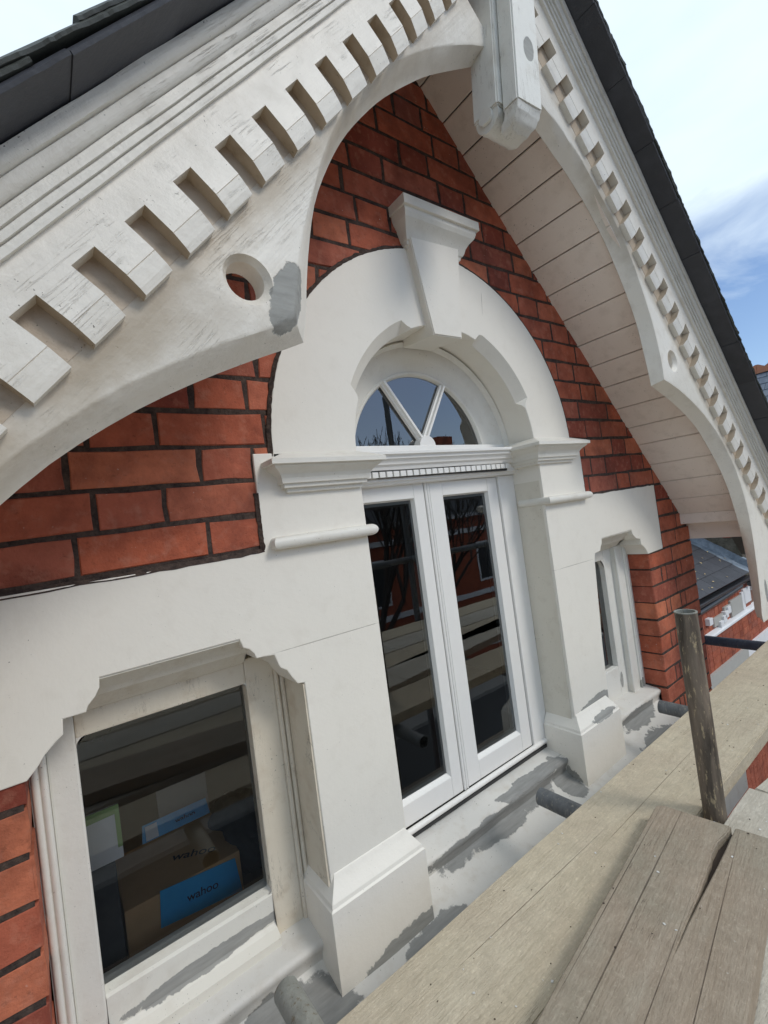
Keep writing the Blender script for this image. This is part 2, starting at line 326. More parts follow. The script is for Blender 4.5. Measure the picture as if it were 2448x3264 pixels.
def prism(name, pts, y0, y1, mat, parent=None, bev=.003, smooth=False):
    """polygon in x,z pulled from y0 (front) to y1"""
    bm = bmesh.new()
    f = [bm.verts.new((x, y0, z)) for x, z in pts]; b = [bm.verts.new((x, y1, z)) for x, z in pts]
    n = len(pts); ff = bm.faces.new(f); bm.faces.new(b[::-1])
    for i in range(n): bm.faces.new((f[i], b[i], b[(i + 1) % n], f[(i + 1) % n]))
    if bev:
        bmesh.ops.recalc_face_normals(bm, faces=bm.faces)
        bmesh.ops.bevel(bm, geom=list(ff.edges), offset=bev, segments=2, profile=.5, affect='EDGES', clamp_overlap=True)
    bmesh.ops.triangulate(bm, faces=[f for f in bm.faces if len(f.verts) > 4])
    return finish(name, bm, mat, parent, smooth)
def rings(bm, rs, closed=True, cap=True):
    vr = [[bm.verts.new(p) for p in r] for r in rs]; n = len(vr[0])
    for a, b in zip(vr, vr[1:]):
        for i in range(n if closed else n - 1): bm.faces.new((a[i], a[(i + 1) % n], b[(i + 1) % n], b[i]))
    if cap: bm.faces.new(vr[0][::-1]); bm.faces.new(vr[-1])
    return vr
def stack(name, x0, x1, yb, prof, mat, parent=None, x0s=1, x1s=1, tilt=0.0, xo=0.0, smooth=30):
    """returned moulding: prof = (z, projection) from bottom to top; ends return by the same projection"""
    bm = bmesh.new()
    rs = []
    for z, p in prof:
        a, b = x0 - p * x0s, x1 + p * x1s
        rs.append([(a, -p, z + tilt * (a - xo)), (b, -p, z + tilt * (b - xo)), (b, yb, z + tilt * (b - xo)), (a, yb, z + tilt * (a - xo))])
    rings(bm, rs)
    return finish(name, bm, mat, parent, smooth)
def extr(name, prof, x0, x1, mat, parent=None, tilt=0.0, xo=0.0, n=1, smooth=30, wob=0.0):
    """profile (y,z) closed polygon swept along x"""
    bm = bmesh.new(); rs = []
    for i in range(n + 1):
        x = x0 + (x1 - x0) * i / n; w = wob * (mnoise.noise(Vector((x * 6, 1.3, 2.2)))) if wob else 0
        rs.append([(x, y, z + tilt * (x - xo) + w) for y, z in prof])
    rings(bm, rs)
    bmesh.ops.triangulate(bm, faces=[f for f in bm.faces if len(f.verts) > 4])
    return finish(name, bm, mat, parent, smooth)
def add_tube(bm, a, b, r, seg=20, r_in=None, cap=True):
    a, b = Vector(a), Vector(b); d = (b - a).normalized(); u = d.orthogonal().normalized(); v = d.cross(u)
    def ring(c, rr): return [tuple(c + u * (rr * math.cos(2 * math.pi * i / seg)) + v * (rr * math.sin(2 * math.pi * i / seg))) for i in range(seg)]
    if r_in:
        dd = d * .12
        rings(bm, [ring(a, r_in), ring(a, r), ring(b, r), ring(b, r_in), ring(b - dd, r_in)], cap=False)
    else: rings(bm, [ring(a, r), ring(b, r)], cap=cap)
def tube(name, a, b, r, mat, parent=None, r_in=None, seg=24):
    bm = bmesh.new(); add_tube(bm, a, b, r, seg, r_in); return finish(name, bm, mat, parent, 40)
def resample(pts, n):
    P = [Vector((*p, 0)) for p in pts]; L = [0]
    for a, b in zip(P, P[1:]): L.append(L[-1] + (b - a).length)
    o = []
    for i in range(n):
        s = L[-1] * i / (n - 1); k = 0
        while k < len(L) - 2 and L[k + 1] < s: k += 1
        f = (s - L[k]) / max(1e-9, L[k + 1] - L[k])
        p0, p1, p2, p3 = P[max(k - 1, 0)], P[k], P[k + 1], P[min(k + 2, len(P) - 1)]
        q = .5 * ((2 * p1) + (p2 - p0) * f + (2 * p0 - 5 * p1 + 4 * p2 - p3) * f * f + (3 * p1 - p0 - 3 * p2 + p3) * f ** 3)
        o.append((q.x, q.y))
    return o

# ------------------------------------------------------------------ ground far below
def plane(name, x0, x1, y0, y1, z, mat, kind='structure'):
    bm = bmesh.new(); bm.faces.new([bm.verts.new(p) for p in ((x0, y0, z), (x1, y0, z), (x1, y1, z), (x0, y1, z))])
    o = finish(name, bm, mat); tag(o, kind=kind); return o
GZ = -7.2
plane('ground', -250, 250, -250, 250, GZ - .13, M['pavement'])
plane('road', -250, 250, -11.5, -5.0, GZ - .126, M['asphalt'])
b = box('pavement', (-80, 80, -5.0, -1.9, GZ - .3, GZ), M['pavement']); tag(b, kind='structure')
b = box('pavement', (-80, 80, -13.4, -11.5, GZ - .3, GZ), M['pavement']); tag(b, kind='structure')

# ================================================================== THE HOUSE
house = empty('gable_house', (1.085, .2, GZ), 'red brick gabled dormer front with white painted arch, bargeboards and French window', 'house')
TILT = .015
CXA, CZA = 1.083, .187
# ---- brick wall: mortar bed and every brick
def mortar_wall(name, pts, y0, y1):
    return prism(name, pts, y0, y1, M['mortar'], house, bev=0)
def wall_bed():
    xs = sorted({-.585, -.3, 0, .3, .45, .5, 1.10, 1.03, 1.66, 1.75, 2.0, 2.2, 2.399, 2.401, 2.6, 2.70, 2.748} | {CXA + .52 * math.cos(math.radians(a)) for a in range(0, 181, 6)})
    def lo(x):
        if abs(x - CXA) <= .52: return CZA + math.sqrt(max(0, .52 ** 2 - (x - CXA) ** 2))
        return -.30 if x > 2.4 else -.045
    def hi(x): return min(1.310 - (x - 1.216) * 1.0182, .90 + (x + .25) * 1.133 - .62, 1.46)
    bm = bmesh.new(); rs = []
    for a, b2 in zip(xs, xs[1:]):
        m = (a + b2) / 2; e = 1e-5
        la, lb = lo(a + e), lo(b2 - e); ha, hb = max(hi(a), la + .001), max(hi(b2), lb + .001)
        rings(bm, [[(a, y, la), (b2, y, lb), (b2, y, hb), (a, y, ha)] for y in (.008, .26)])
    return finish('brick_wall', bm, M['mortar'], house)
wall = wall_bed()
def brick(x0, x1, z0, z1, y0, y1, par, name='brick', mat=None, tl=TILT, j=.0024):
    bm = bmesh.new(); g = .0037
    x0 += g; x1 -= g; z0 += g; z1 -= g
    w, h = x1 - x0, z1 - z0
    if w < .012 or h < .012: bm.free(); return None
    nx = 3 if w > .15 else 2
    outl = [(x0 + w * i / nx, z0) for i in range(nx)] + [(x1, z0 + h * i / 2) for i in range(2)] + [(x1 - w * i / nx, z1) for i in range(nx)] + [(x0, z1 - h * i / 2) for i in range(2)]
    rr = lambda s: random.uniform(-s, s)
    O = [(x + rr(j), z + rr(j)) for x, z in outl]; cx, cz = (x0 + x1) / 2, (z0 + z1) / 2
    ins = .0035; yf = y0 + rr(.0010)
    I = [(cx + (x - cx) * (1 - ins * 2 / w), cz + (z - cz) * (1 - ins * 2 / h)) for x, z in O]
    tz = lambda x, z: z + tl * (x - .3)
    rs = [[(x, y1, tz(x, z)) for x, z in O], [(x, yf + .0045, tz(x, z)) for x, z in O], [(x, yf + rr(.0006), tz(x, z)) for x, z in I]]
    rings(bm, rs)
    return finish(name, bm, mat or M['brick'], par)
PITCH = .0787; Z0 = -.028
def inside_white(x0, x1, z0, z1):
    c = [(x, z) for x in (x0, x1) for z in (z0, z1)]
    if all(math.hypot(x - CXA, z - CZA) < .615 for x, z in c): return True
    if z1 < .20 and x0 > .405 and x1 < 1.75: return True
    return False
gx = lambda z: 2.587 - (z + .086) * (1.371 / 1.396)          # right soffit line on the wall
gl_ = lambda z: -.50 + (z + .05) * (.6618 / .7498)            # left soffit line on the wall
for i in range(22):
    z0 = Z0 + i * PITCH; z1 = z0 + PITCH; zr = z0 + .03
    x = .05 - .355 * 4 if i % 2 == 0 else .085 - .355 * 4
    k = 0
    while x < 2.74:
        w = (.235, .120)[k % 2] if i % 2 == 0 else (.122, .233)[k % 2]
        a, b2 = x, x + w; x += w; k += 1
        lim_r = min(gx(z0) + .06, 2.755); lim_l = max(gl_(z0) - .06, -.56)
        a, b2 = max(a, lim_l), min(b2, lim_r)
        if b2 - a < .02 or inside_white(a, b2, z0, z1): continue
        brick(a, b2, z0, z1, .006, .10, wall)
# piers either side of the small windows
def pier(xa, xb, ret):
    p = mortar_wall('brick_pier', [(xa + .008, -1.40), (xb - .008, -1.40), (xb - .008, -.31), (xa + .008, -.31)], .0056, .28)
    for i in range(15):
        z1 = -.312 - i * PITCH + (0); z0 = z1 - PITCH; d = .11
        L = xb - xa
        if i % 2 == 0: cuts = [0, .5, 1]
        else: cuts = [0, .225, .325, .56, .67, 1] if ret < 0 else [0, .33, .44, .675, .775, 1]
        for a, b2 in zip(cuts, cuts[1:]):
            brick(xa + a * L, xb - (1 - b2) * L, z0, z1, .004, .115 if i % 2 == 0 else .105, p, tl=0.0)
    return p
pier(2.247, 2.757, -1)
pier(-.585, -.055, 1)
for i in range(4):                                             # bricks right of the band
    z0 = -.312 + i * PITCH
    brick(2.405, (2.58, 2.61, 2.60, 2.56)[i], z0, z0 + PITCH, .006, .1, wall, tl=0); 
    brick((2.58, 2.61, 2.60, 2.56)[i], (2.757, 2.757, 2.755, 2.70)[i], z0, z0 + PITCH, .006, .1, wall, tl=0)

# ---- white render: left and right facing, with the shouldered lintels cut in
def qcurve(c, r, a0, a1, n=6): return [(c[0] + r[0] * math.cos(math.radians(a0 + (a1 - a0) * i / n)), c[1] + r[1] * math.sin(math.radians(a0 + (a1 - a0) * i / n))) for i in range(n + 1)]
left_pts = [(-.59, -.050), (.400, -.034), (.402, .19), (.687, .195), (.687, -.88), (.459, -.88), (.457, -.348)]
left_pts += [(.440, -.345), (.428, -.327), (.418, -.308), (.404, -.298), (.400, -.290), (.393, -.266)]
left_pts += [(.352, -.262), (.348, -.250), (.338, -.238), (.326, -.232), (.320, -.212), (.062, -.214), (.060, -.232), (.052, -.246), (.040, -.258), (.036, -.268)]
left_pts += [(.002, -.268), (.000, -.294), (-.012, -.303), (-.028, -.318), (-.040, -.335), (-.055, -.350), (-.59, -.352)]
prism('stone_facing', left_pts, 0.0, .165, M['facing_left'], house, bev=.0022)
right_pts = [(2.400, .004), (1.778, -.004), (1.775, .215), (1.488, .21), (1.492, -.88), (1.732, -.88), (1.745, -.60), (1.775, -.268)]
right_pts += [(1.784, -.243), (1.828, -.238), (1.836, -.222), (1.847, -.210), (1.851, -.190), (2.112, -.184), (2.118, -.203), (2.130, -.215), (2.141, -.222), (2.146, -.228), (2.184, -.235)]
right_pts += [(2.188, -.262), (2.206, -.272), (2.226, -.288), (2.238, -.305), (2.242, -.313), (2.401, -.309)]
prism('stone_facing', right_pts, 0.0, .165, M['facing_right'], house, bev=.0022)
# reveal lining where the right jamb is flaking
box('door_reveal', (1.4885, 1.4925, .012, .160, -.93, .10), M['jamb_slit'], house)
box('window_reveal', (.4535, .4580, .0035, .115, -.93, -.352), M['window_paint'], house)
# moulded undersides of the lintels
def lintel_mould(x0, x1, zt, zt2):
    prof = [(.004, -.001), (.004, -.006), (.016, -.012), (.028, -.024), (.040, -.030), (.050, -.044), (.075, -.055), (.095, -.075), (.11, -.082), (.16, -.085), (.16, -.001)]
    bm = bmesh.new(); rs = []
    for x, z in ((x0, zt), (x1, zt2)): rs.append([(x, y, z + dz) for y, dz in prof])
    rings(bm, rs); bmesh.ops.triangulate(bm, faces=[f for f in bm.faces if len(f.verts) > 4])
    return finish('lintel_moulding', bm, M['cream_old'], house, 30)
lintel_mould(.028, .355, -.212, -.210)
lintel_mould(1.828, 2.150, -.188, -.182)
# plinths with ogee caps
pl = [(-1.32, .034), (-.850, .034), (-.846, .030), (-.838, .028), (-.826, .020), (-.812, .010), (-.804, .006), (-.797, .002), (-.792, -.004)]
stack('pilaster_plinth', .470, .680, .12, pl, M['plinth_left'], house, smooth=14)
stack('pilaster_plinth', 1.498, 1.712, .12, pl, M['plinth_right'], house, smooth=14)
# arch ring with stopped chamfer
bm = bmesh.new(); rs = []
N = 96
for i in range(N + 1):
    th = math.radians(-1 + 182 * i / N); dg = math.degrees(th); c = 0
    for lo, hi in ((23, 69), (112, 157)):
        c = max(c, max(0, min(1, (dg - lo) / 2.2)) * max(0, min(1, (hi - dg) / 2.2)))
    cs, sn = math.cos(th), math.sin(th)
    P = lambda r, y: (CXA + r * cs, y, CZA + r * sn + TILT * .8 * (r * cs) + .004)
    ro, ri = .633, .396
    rs.append([P(ro, .05), P(ro, .002), P(ro - .002, 0), P(ri + .002 + c * .032, 0), P(ri, .002 + c * .030), P(ri, .15), P(ri + .03, .16), P(ro, .16)])
rings(bm, rs); arch = finish('arch_ring', bm, M['arch'], house, 35)
# dark ragged pointing between brick and white work
def pointing(pts, w, y=.0036):
    P_ = resample(pts, max(12, int(len(pts) * 10))); bm = bmesh.new(); rs = []
    for k, (a, b2) in enumerate(zip(P_, P_[1:] + [P_[-1]])):
        dx, dz = (b2[0] - a[0], b2[1] - a[1]) if k < len(P_) - 1 else (a[0] - P_[k - 1][0], a[1] - P_[k - 1][1])
        L = math.hypot(dx, dz) or 1; n_ = (-dz / L, dx / L); v = w * (1 + .55 * mnoise.noise(Vector((a[0] * 55, a[1] * 55, 1)))); u = -.0015 + .004 * mnoise.noise(Vector((a[0] * 70, a[1] * 70, 7)))
        rs.append([(a[0] + n_[0] * v, y, a[1] + n_[1] * v), (a[0] + n_[0] * v, .012, a[1] + n_[1] * v), (a[0] - n_[0] * .006, .012, a[1] - n_[1] * .006), (a[0] + n_[0] * u, -.0012, a[1] + n_[1] * u)])
    rings(bm, rs); return finish('pointing', bm, M['mortar'], house)
pointing([(.401, -.0335), (.1, -.042), (-.2, -.048), (-.58, -.051)][::-1], .008)
pointing([(.4005, -.03), (.401, .06), (.402, .10)], .007)
pointing([(1.777, .11), (1.778, .05), (1.779, .0)], .006)
pointing([(1.778, -.003), (2.1, .0), (2.399, .004)], .007)
pointing([(2.4005, .0), (2.4008, -.15), (2.401, -.305)], .005)
pointing([(CXA + .634 * math.cos(math.radians(a)), CZA + .634 * math.sin(math.radians(a)) + TILT * .8 * .634 * math.cos(math.radians(a)) + .004) for a in range(180, 96, -6)], .008)
pointing([(CXA + .634 * math.cos(math.radians(a)), CZA + .634 * math.sin(math.radians(a)) + TILT * .8 * .634 * math.cos(math.radians(a)) + .004) for a in range(84, 0, -6)], .006)
# imposts and the roll below them
def impost_prof(zt): return [(zt - .074, .0), (zt - .072, .010), (zt - .0625, .011), (zt - .062, .020), (zt - .0525, .0215), (zt - .052, .027), (zt - .048, .0275), (zt - .040, .029), (zt - .032, .033), (zt - .025, .040), (zt - .019, .049), (zt - .014, .0535), (zt - .0115, .054), (zt - .011, .062), (zt, .062), (zt + .004, .054), (zt + .022, .010)]
stack('impost', .480, .672, .12, impost_prof(.168), M['cream'], house, tilt=.006, xo=.55, smooth=14)
stack('impost', 1.475, 1.690, .12, impost_prof(.2065), M['cream'], house, tilt=.012, xo=1.55, smooth=14)
rollp = [(-.016 + .0145 * math.sin(math.radians(a)), .017 + .0145 * math.cos(math.radians(a)) - .004) for a in range(-90, 91, 15)]
def roll(x0, x1, z, yb):
    pr = [(z + .0145 * math.sin(math.radians(a)), .016 + .0145 * math.cos(math.radians(a))) for a in range(-90, 91, 15)]
    return stack('roll_moulding', x0, x1, yb, pr, M['cream'], house, tilt=.006, xo=x0, smooth=50)
roll(.445, .672, -.019, .02)
roll(1.508, 1.745, -.004, .11)
# keystone: tapered block and moulded cap
bm = bmesh.new()
rings(bm, [[(1.008, -.026, .541), (1.131, -.026, .545), (1.131, .12, .560), (1.008, .12, .556)],
           [(.958, -.027, .832), (1.170, -.028, .846), (1.170, .06, .846), (.958, .06, .832)]])
bmesh.ops.bevel(bm, geom=[e for e in bm.edges if abs(e.verts[0].co.y) < .04 and abs(e.verts[1].co.y) < .04], offset=.003, segments=2, affect='EDGES')
key = finish('keystone', bm, M['cream'] if False else M['arch'], house, 30)
kp = [(.806, .010), (.812, .011), (.814, .016), (.824, .018), (.826, .022), (.834, .026), (.848, .030), (.862, .038), (.876, .050), (.888, .055), (.9005, .056), (.902, .064), (.930, .064), (.934, .058), (.938, -.005)]
bm = bmesh.new()
rings(bm, [[(.966 - p * .72, -p, z - .002), (1.166 + p * 1.18, -p, z + .002), (1.166 + p * 1.18, .05, z + .002), (.966 - p * .72, .05, z - .002)] for z, p in kp])
finish('keystone_cap', bm, M['cream'], key, 14)

# ---- fanlight
fan = prism('fanlight', [(.69, .195), (1.49, .215), (1.49, .235), (.69, .232)], .128, .18, M['joinery'], house, bev=.002)
FX, FZ, FR = 1.078, .188, .290
bm = bmesh.new(); rs = []
for i in range(73):
    th = math.radians(2 + 176 * i / 72); cs, sn = math.cos(th), math.sin(th)
    Q = lambda r, y, k=0.0: (FX + .006 * k + r * cs, y, FZ + r * sn - .006 * k)
    rs.append([Q(.402, .118, 1), Q(.396, .112, 1), Q(.388, .122, 1), Q(.385, .128, 1), Q(.36, .131), Q(.345, .139), Q(.325, .150), Q(.306, .155), Q(.302, .152), Q(.296, .153), Q(FR, .162), Q(FR, .18), Q(.402, .18, 1)])
rings(bm, rs); finish('fanlight_frame', bm, M['cream'], fan, 40)
bm = bmesh.new()
f = [bm.verts.new((FX + (FR + .006) * math.cos(math.radians(a)), .166, FZ + (FR + .006) * math.sin(math.radians(a)))) for a in range(8, 173, 4)]
bm.faces.new(f); finish('pane', bm, M['fan_glass'], fan)
for tx, tz in ((.928, .446), (1.198, .450)):
    a = Vector((1.074, .150, .245)); b2 = Vector((tx, .150, tz)); d = (b2 - a).normalized(); s = Vector((d.z, 0, -d.x)); yv = Vector((0, 1, 0))
    bm = bmesh.new(); pr = [(-.0125, .014), (-.0115, .004), (-.006, .002), (-.004, -.007), (.004, -.007), (.006, .002), (.0115, .004), (.0125, .014)]
    rings(bm, [[tuple(c + s * u + yv * v) for u, v in pr] for c in (a, b2)]); finish('glazing_bar', bm, M['joinery'], fan, 30)
bm = bmesh.new()
add_tube(bm, (1.074, .136, .232), (1.074, .168, .232), .036, 28); finish('hub', bm, M['joinery'], fan, 40)
# ---- transom cornice with dentils
tp = [(.165, .222), (.060, .206), (.057, .203), (.057, .196), (.064, .193), (.066, .189), (.066, .184), (.072, .180), (.076, .174), (.077, .168), (.084, .163), (.086, .156), (.088, .152), (.0985, .151), (.0985, .128), (.096, .127), (.096, .120), (.103, .118), (.106, .111), (.118, .108), (.165, .108)]
TT = .013
tran = extr('transom_cornice', [(y, z - .002) for y, z in tp], .688, 1.4885, M['joinery'], house, tilt=TT, xo=.9)
for i in range(27):
    xc = .797 + (i - 3) * .02655
    bx = box('dentil', (xc - .0104, xc + .0104, .080, .099, .1285 + TT * (xc - .9), .1455 + TT * (xc - .9)), M['joinery'], tran, bev=.0012)
box('cornice_gap_filler', (.70, 1.412, .0875, .0983, .1275, .150), M['dark'], tran)  # dark filler strip in the gaps between the dentils
# ---- French window
door = empty('french_window_frame', (0, 0, 0), None, None); door.parent = house; door.matrix_parent_inverse = Matrix.Translation(house.location).inverted()
for k in list(door.keys()): pass
def P2(name, b, mat, bev=.002): return box(name, b, mat, door, bev=bev)
P2('jamb', (1.396, 1.4875, .122, .19, -.925, .112), M['joinery'])
P2('jamb', (.688, .70, .122, .19, -.925, .108), M['joinery'])
P2('head', (.70, 1.396, .126, .19, .1105, .122), M['joinery'], .001)
def leaf(x0, x1, gx0, gx1):
    z0, z1, g0, g1 = -.905, .109, -.842, .060
    bm = bmesh.new(); add_box(bm, x0, gx0, .130, .178, z0, z1, .0025); add_box(bm, gx1, x1, .130, .178, z0, z1, .0025)
    add_box(bm, gx0, gx1, .1302, .178, z0, g0, .0022); add_box(bm, gx0, gx1, .1302, .178, g1, z1, .0022)
    finish('door_leaf', bm, M['joinery'], door)
    bm = bmesh.new()                                           # sloped glazing bead
    w = .012
    o_ = [(gx0, .1312, g0), (gx1, .1312, g0), (gx1, .1312, g1), (gx0, .1312, g1)]
    i_ = [(gx0 + w * .35, .145, g0 + w * .8), (gx1 - w * .35, .145, g0 + w * .8), (gx1 - w * .35, .145, g1 - w * .35), (gx0 + w * .35, .145, g1 - w * .35)]
    i2 = [(p[0], .172, p[2]) for p in i_]
    vr = rings(bm, [o_, i_, i2], cap=False); finish('glazing_bead', bm, M['joinery'], door)
    bm = bmesh.new(); w = .004                                  # spacer bar seen through the glass edge
    a_ = [(gx0 + w, .150, g0 + w + .006), (gx1 - w, .150, g0 + w + .006), (gx1 - w, .150, g1 - w), (gx0 + w, .150, g1 - w)]
    b_ = [(gx0 + w + .006, .150, g0 + .018), (gx1 - w - .006, .150, g0 + .018), (gx1 - w - .006, .150, g1 - .014), (gx0 + w + .006, .150, g1 - .014)]
    c_ = [(p[0], .162, p[2]) for p in b_]
    rings(bm, [a_, b_, c_], cap=False); finish('spacer_bar', bm, M['grey'], door)
    bm = bmesh.new(); bm.faces.new([bm.verts.new(p) for p in ((gx0, .146, g0), (gx1, .146, g0), (gx1, .146, g1), (gx0, .146, g1))]); finish('pane', bm, M['glass'], door)
leaf(1.047, 1.3925, 1.106, 1.338)
leaf(.702, 1.021, .752, .976)
for xc in (1.0285, 1.0395):
    bm = bmesh.new(); add_tube(bm, (xc, .131, -.904), (xc, .131, .109), .0052, 14); finish('meeting_bead', bm, M['joinery'], door, 40)
bm = bmesh.new(); add_tube(bm, (.70, .121, -.9145), (1.488, .121, -.9105), .0088, 16); finish('weather_bar', bm, M['joinery'], door, 40)
box('threshold', (.70, 1.4875, .118, .2, -.935, -.926), M['dark'], door)
# ---- sill and ledge
sp = [(.20, -.927), (.045, -.949), (.036, -.953), (.033, -.960), (.038, -.972), (.044, -.985), (.046, -1.0), (.034, -1.012), (.0, -1.022), (-.10, -1.048), (-.24, -1.075), (-.26, -1.12), (-.26, -1.3), (.20, -1.3)]
extr('window_sill', sp, -.056, 2.247, M['sill'], house, n=60, wob=.004, smooth=50)
# ---- left side window
win = box('side_window', (.358, .428, .112, .165, -1.0, -.285), M['window_paint'], house, bev=.004)
tag(win, None)
box('stile', (-.030, .0185, .112, .165, -1.0, -.285), M['cream'], win, bev=.004)
box('rail', (.0185, .358, .1122, .165, -.342, -.285), M['window_paint'], win, bev=.003)
bm = bmesh.new(); pr = [(.165, -.832), (.118, -.838), (.112, -.842), (.112, -.905), (.104, -.913), (.085, -.925), (.085, -.99), (.165, -.99)]
rings(bm, [[(x, y, z) for y, z in pr] for x in (.0187, .3578)]); bmesh.ops.triangulate(bm, faces=[f for f in bm.faces if len(f.verts) > 4]); finish('bottom_rail', bm, M['window_rail'], win)
bm = bmesh.new()
for x in (.4335, .4475): add_tube(bm, (x, .112, -1.0), (x, .112, -.31), .0062, 12)
add_box(bm, .428, .458, .116, .165, -1.0, -.285)
finish('bead', bm, M['window_paint'], win, 40)
bm = bmesh.new()
for x in (-.0365, -.049): add_tube(bm, (x, .104, -1.0), (x, .104, -.34), .0066, 12)
add_box(bm, -.058, -.030, .108, .165, -1.0, -.31)
finish('bead', bm, M['cream'], win, 40)
bm = bmesh.new(); gz = [(.0185, .14, -.84), (.358, .14, -.84), (.358, .14, -.340), (.0185, .14, -.340)]
bm.faces.new([bm.verts.new(p) for p in gz]); finish('pane', bm, M['glass_left'], win)
# rounded glass corners (fillets of the frame)
bm = bmesh.new()
for (cx_, cz_, sx_, sz_, r) in ((.0187, -.3405, 1, -1, .018), (.3578, -.3405, -1, -1, .010), (.3578, -.838, -1, 1, .008)):
    q = [(cx_, cz_)] + [(cx_ + sx_ * r * (1 - math.cos(math.radians(a))), cz_ + sz_ * r * (1 - math.sin(math.radians(a)))) for a in range(0, 91, 15)]
    rings(bm, [[(x, y, z) for x, z in q] for y in (.113, .164)])
bmesh.ops.triangulate(bm, faces=[f for f in bm.faces if len(f.verts) > 4]); finish('corner_fillet', bm, M['cream'], win)
# ---- right side window
w2 = box('side_window', (2.057, 2.125, .118, .165, -1.0, -.26), M['small_rail'], house, bev=.004)
box('rail', (1.70, 2.057, .1182, .165, -.310, -.24), M['cream'], w2, bev=.003)
box('bottom_rail', (1.70, 2.057, .1182, .165, -.99, -.802), M['small_rail'], w2, bev=.003)
bm = bmesh.new(); add_box(bm, 2.125, 2.252, .100, .165, -1.0, -.26, .003)
for x in (2.128, 2.205, 2.222): add_tube(bm, (x, .098, -1.0), (x, .098, -.27), .006, 12)
finish('outer_frame', bm, M['small_rail'], w2, 40)
bm = bmesh.new(); bm.faces.new([bm.verts.new(p) for p in ((1.72, .142, -.81), (2.057, .142, -.81), (2.057, .142, -.30), (1.72, .142, -.30))]); finish('pane', bm, M['glass'], w2)
bm = bmesh.new(); q = [(2.0572, -.3095)] + [(2.0572 - .03 * (1 - math.cos(math.radians(a))), -.3095 - .05 * (1 - math.sin(math.radians(a)))) for a in range(0, 91, 15)]
rings(bm, [[(x, y, z) for x, z in q] for y in (.119, .164)]); bmesh.ops.triangulate(bm, faces=[f for f in bm.faces if len(f.verts) > 4]); finish('corner_fillet', bm, M['cream'], w2)

# ---- dim rooms behind the glass
bm = bmesh.new()
sec_ = [(-.50, -1.25), (2.66, -1.25), (2.66, -.25), (1.10, 1.33), (1.02, 1.33), (-.46, -.30)]
fr_ = [bm.verts.new((x, .19, z)) for x, z in sec_]; bk_ = [bm.verts.new((x, 3.0, z)) for x, z in sec_]
bm.faces.new(bk_)
for k in range(6): bm.faces.new((fr_[k], fr_[(k + 1) % 6], bk_[(k + 1) % 6], bk_[k]))
me = bpy.data.meshes.new('room_shell'); bm.to_mesh(me); bm.free(); me.materials.append(M['interior'])
o = bpy.data.objects.new('room_shell', me); COL.objects.link(o); o.parent = house; o.matrix_parent_inverse = Matrix.Translation(house.location).inverted()
# blank inner leaf of the wall: closes the room everywhere but at the openings
bm = bmesh.new()
for bxx in ((-.57, .0, .27, .30, -1.25, -.32), (.385, .72, .19, .25, -1.25, .45), (1.44, 1.70, .19, .25, -1.25, .45), (2.08, 2.72, .285, .30, -1.25, -.28),
            (.0, .385, .265, .30, -.32, .0), (1.70, 2.08, .265, .30, -.28, .0), (.0, .385, .19, .25, -1.25, -.915), (1.70, 2.08, .19, .25, -1.25, -.83), (.72, 1.44, .19, .25, -1.25, -.94)):
    add_box(bm, *bxx)
finish('inner_wall', bm, M['interior'], house)
box('window_board', (-.10, .60, .17, .62, -.93, -.905), M['interior_floor'], house)

# ---- soffit boards
soff = empty('soffit', (0, 0, 0), None, None); soff.parent = house; soff.matrix_parent_inverse = Matrix.Translation(house.location).inverted()
seams = [1.085, 1.13, 1.216, 1.297, 1.381, 1.462, 1.546, 1.629, 1.711, 1.798, 1.89, 1.97, 2.054, 2.145, 2.23, 2.308, 2.404, 2.493, 2.587, 2.683]
zline = lambda x: 1.310 - (x - 1.216) * (1.396 / 1.371)
ux = Vector((1.371, 0, -1.396)).normalized(); un = Vector((1.396, 0, 1.371)).normalized()
for side in (1, -1):
    for a, b2 in zip(seams, seams[1:]):
        pa = Vector((a, 0, zline(a))) + ux * .0018; pb = Vector((b2, 0, zline(b2))) - ux * .0018
        bm = bmesh.new(); lift = random.uniform(0, .0015)
        corners = [(pa, 0), (pa, .003), (pb, .003), (pb, 0)]
        sec = [pa + un * (.003 + lift), pa + ux * .0025 + un * lift, pb - ux * .0025 + un * lift, pb + un * (.003 + lift), pb + un * .018, pa + un * .018]
        rs = [[(p.x, y, p.z) for p in sec] for y in (.014, -.300)]
        if side < 0:
            rs = [[(2 * 1.055 - x, y, z - .035) for x, y, z in r] for r in rs]
        rings(bm, rs); finish('soffit_board', bm, M['soffit'], soff)
bm = bmesh.new()                                               # boarding backing so that no light leaks between boards
for side in (1, -1):
    a = Vector((1.06, 0, zline(1.06))) + un * .019; b2 = Vector((2.66, 0, zline(2.66))) + un * .019
    rs = [[(p.x, y, p.z) for p in (a, b2, b2 + un * .01, a + un * .01)] for y in (.02, -.262)]
    if side < 0: rs = [[(2 * 1.055 - x, y, z - .035) for x, y, z in r] for r in rs]
    rings(bm, rs)
finish('soffit_backing', bm, M['dark'], soff)
# eaves box at the foot of the right soffit
box('eaves_plank', (2.664, 2.75, -.265, .020, -.2195, -.168), M['soffit'], soff, bev=.004)
box('eaves_plank', (2.757, 2.78, -.265, .016, -.308, -.205), M['soffit'], soff, bev=.003)
box('eaves_plank', (2.74, 2.757, -.2645, .0, -.240, -.215), M['soffit'], soff)

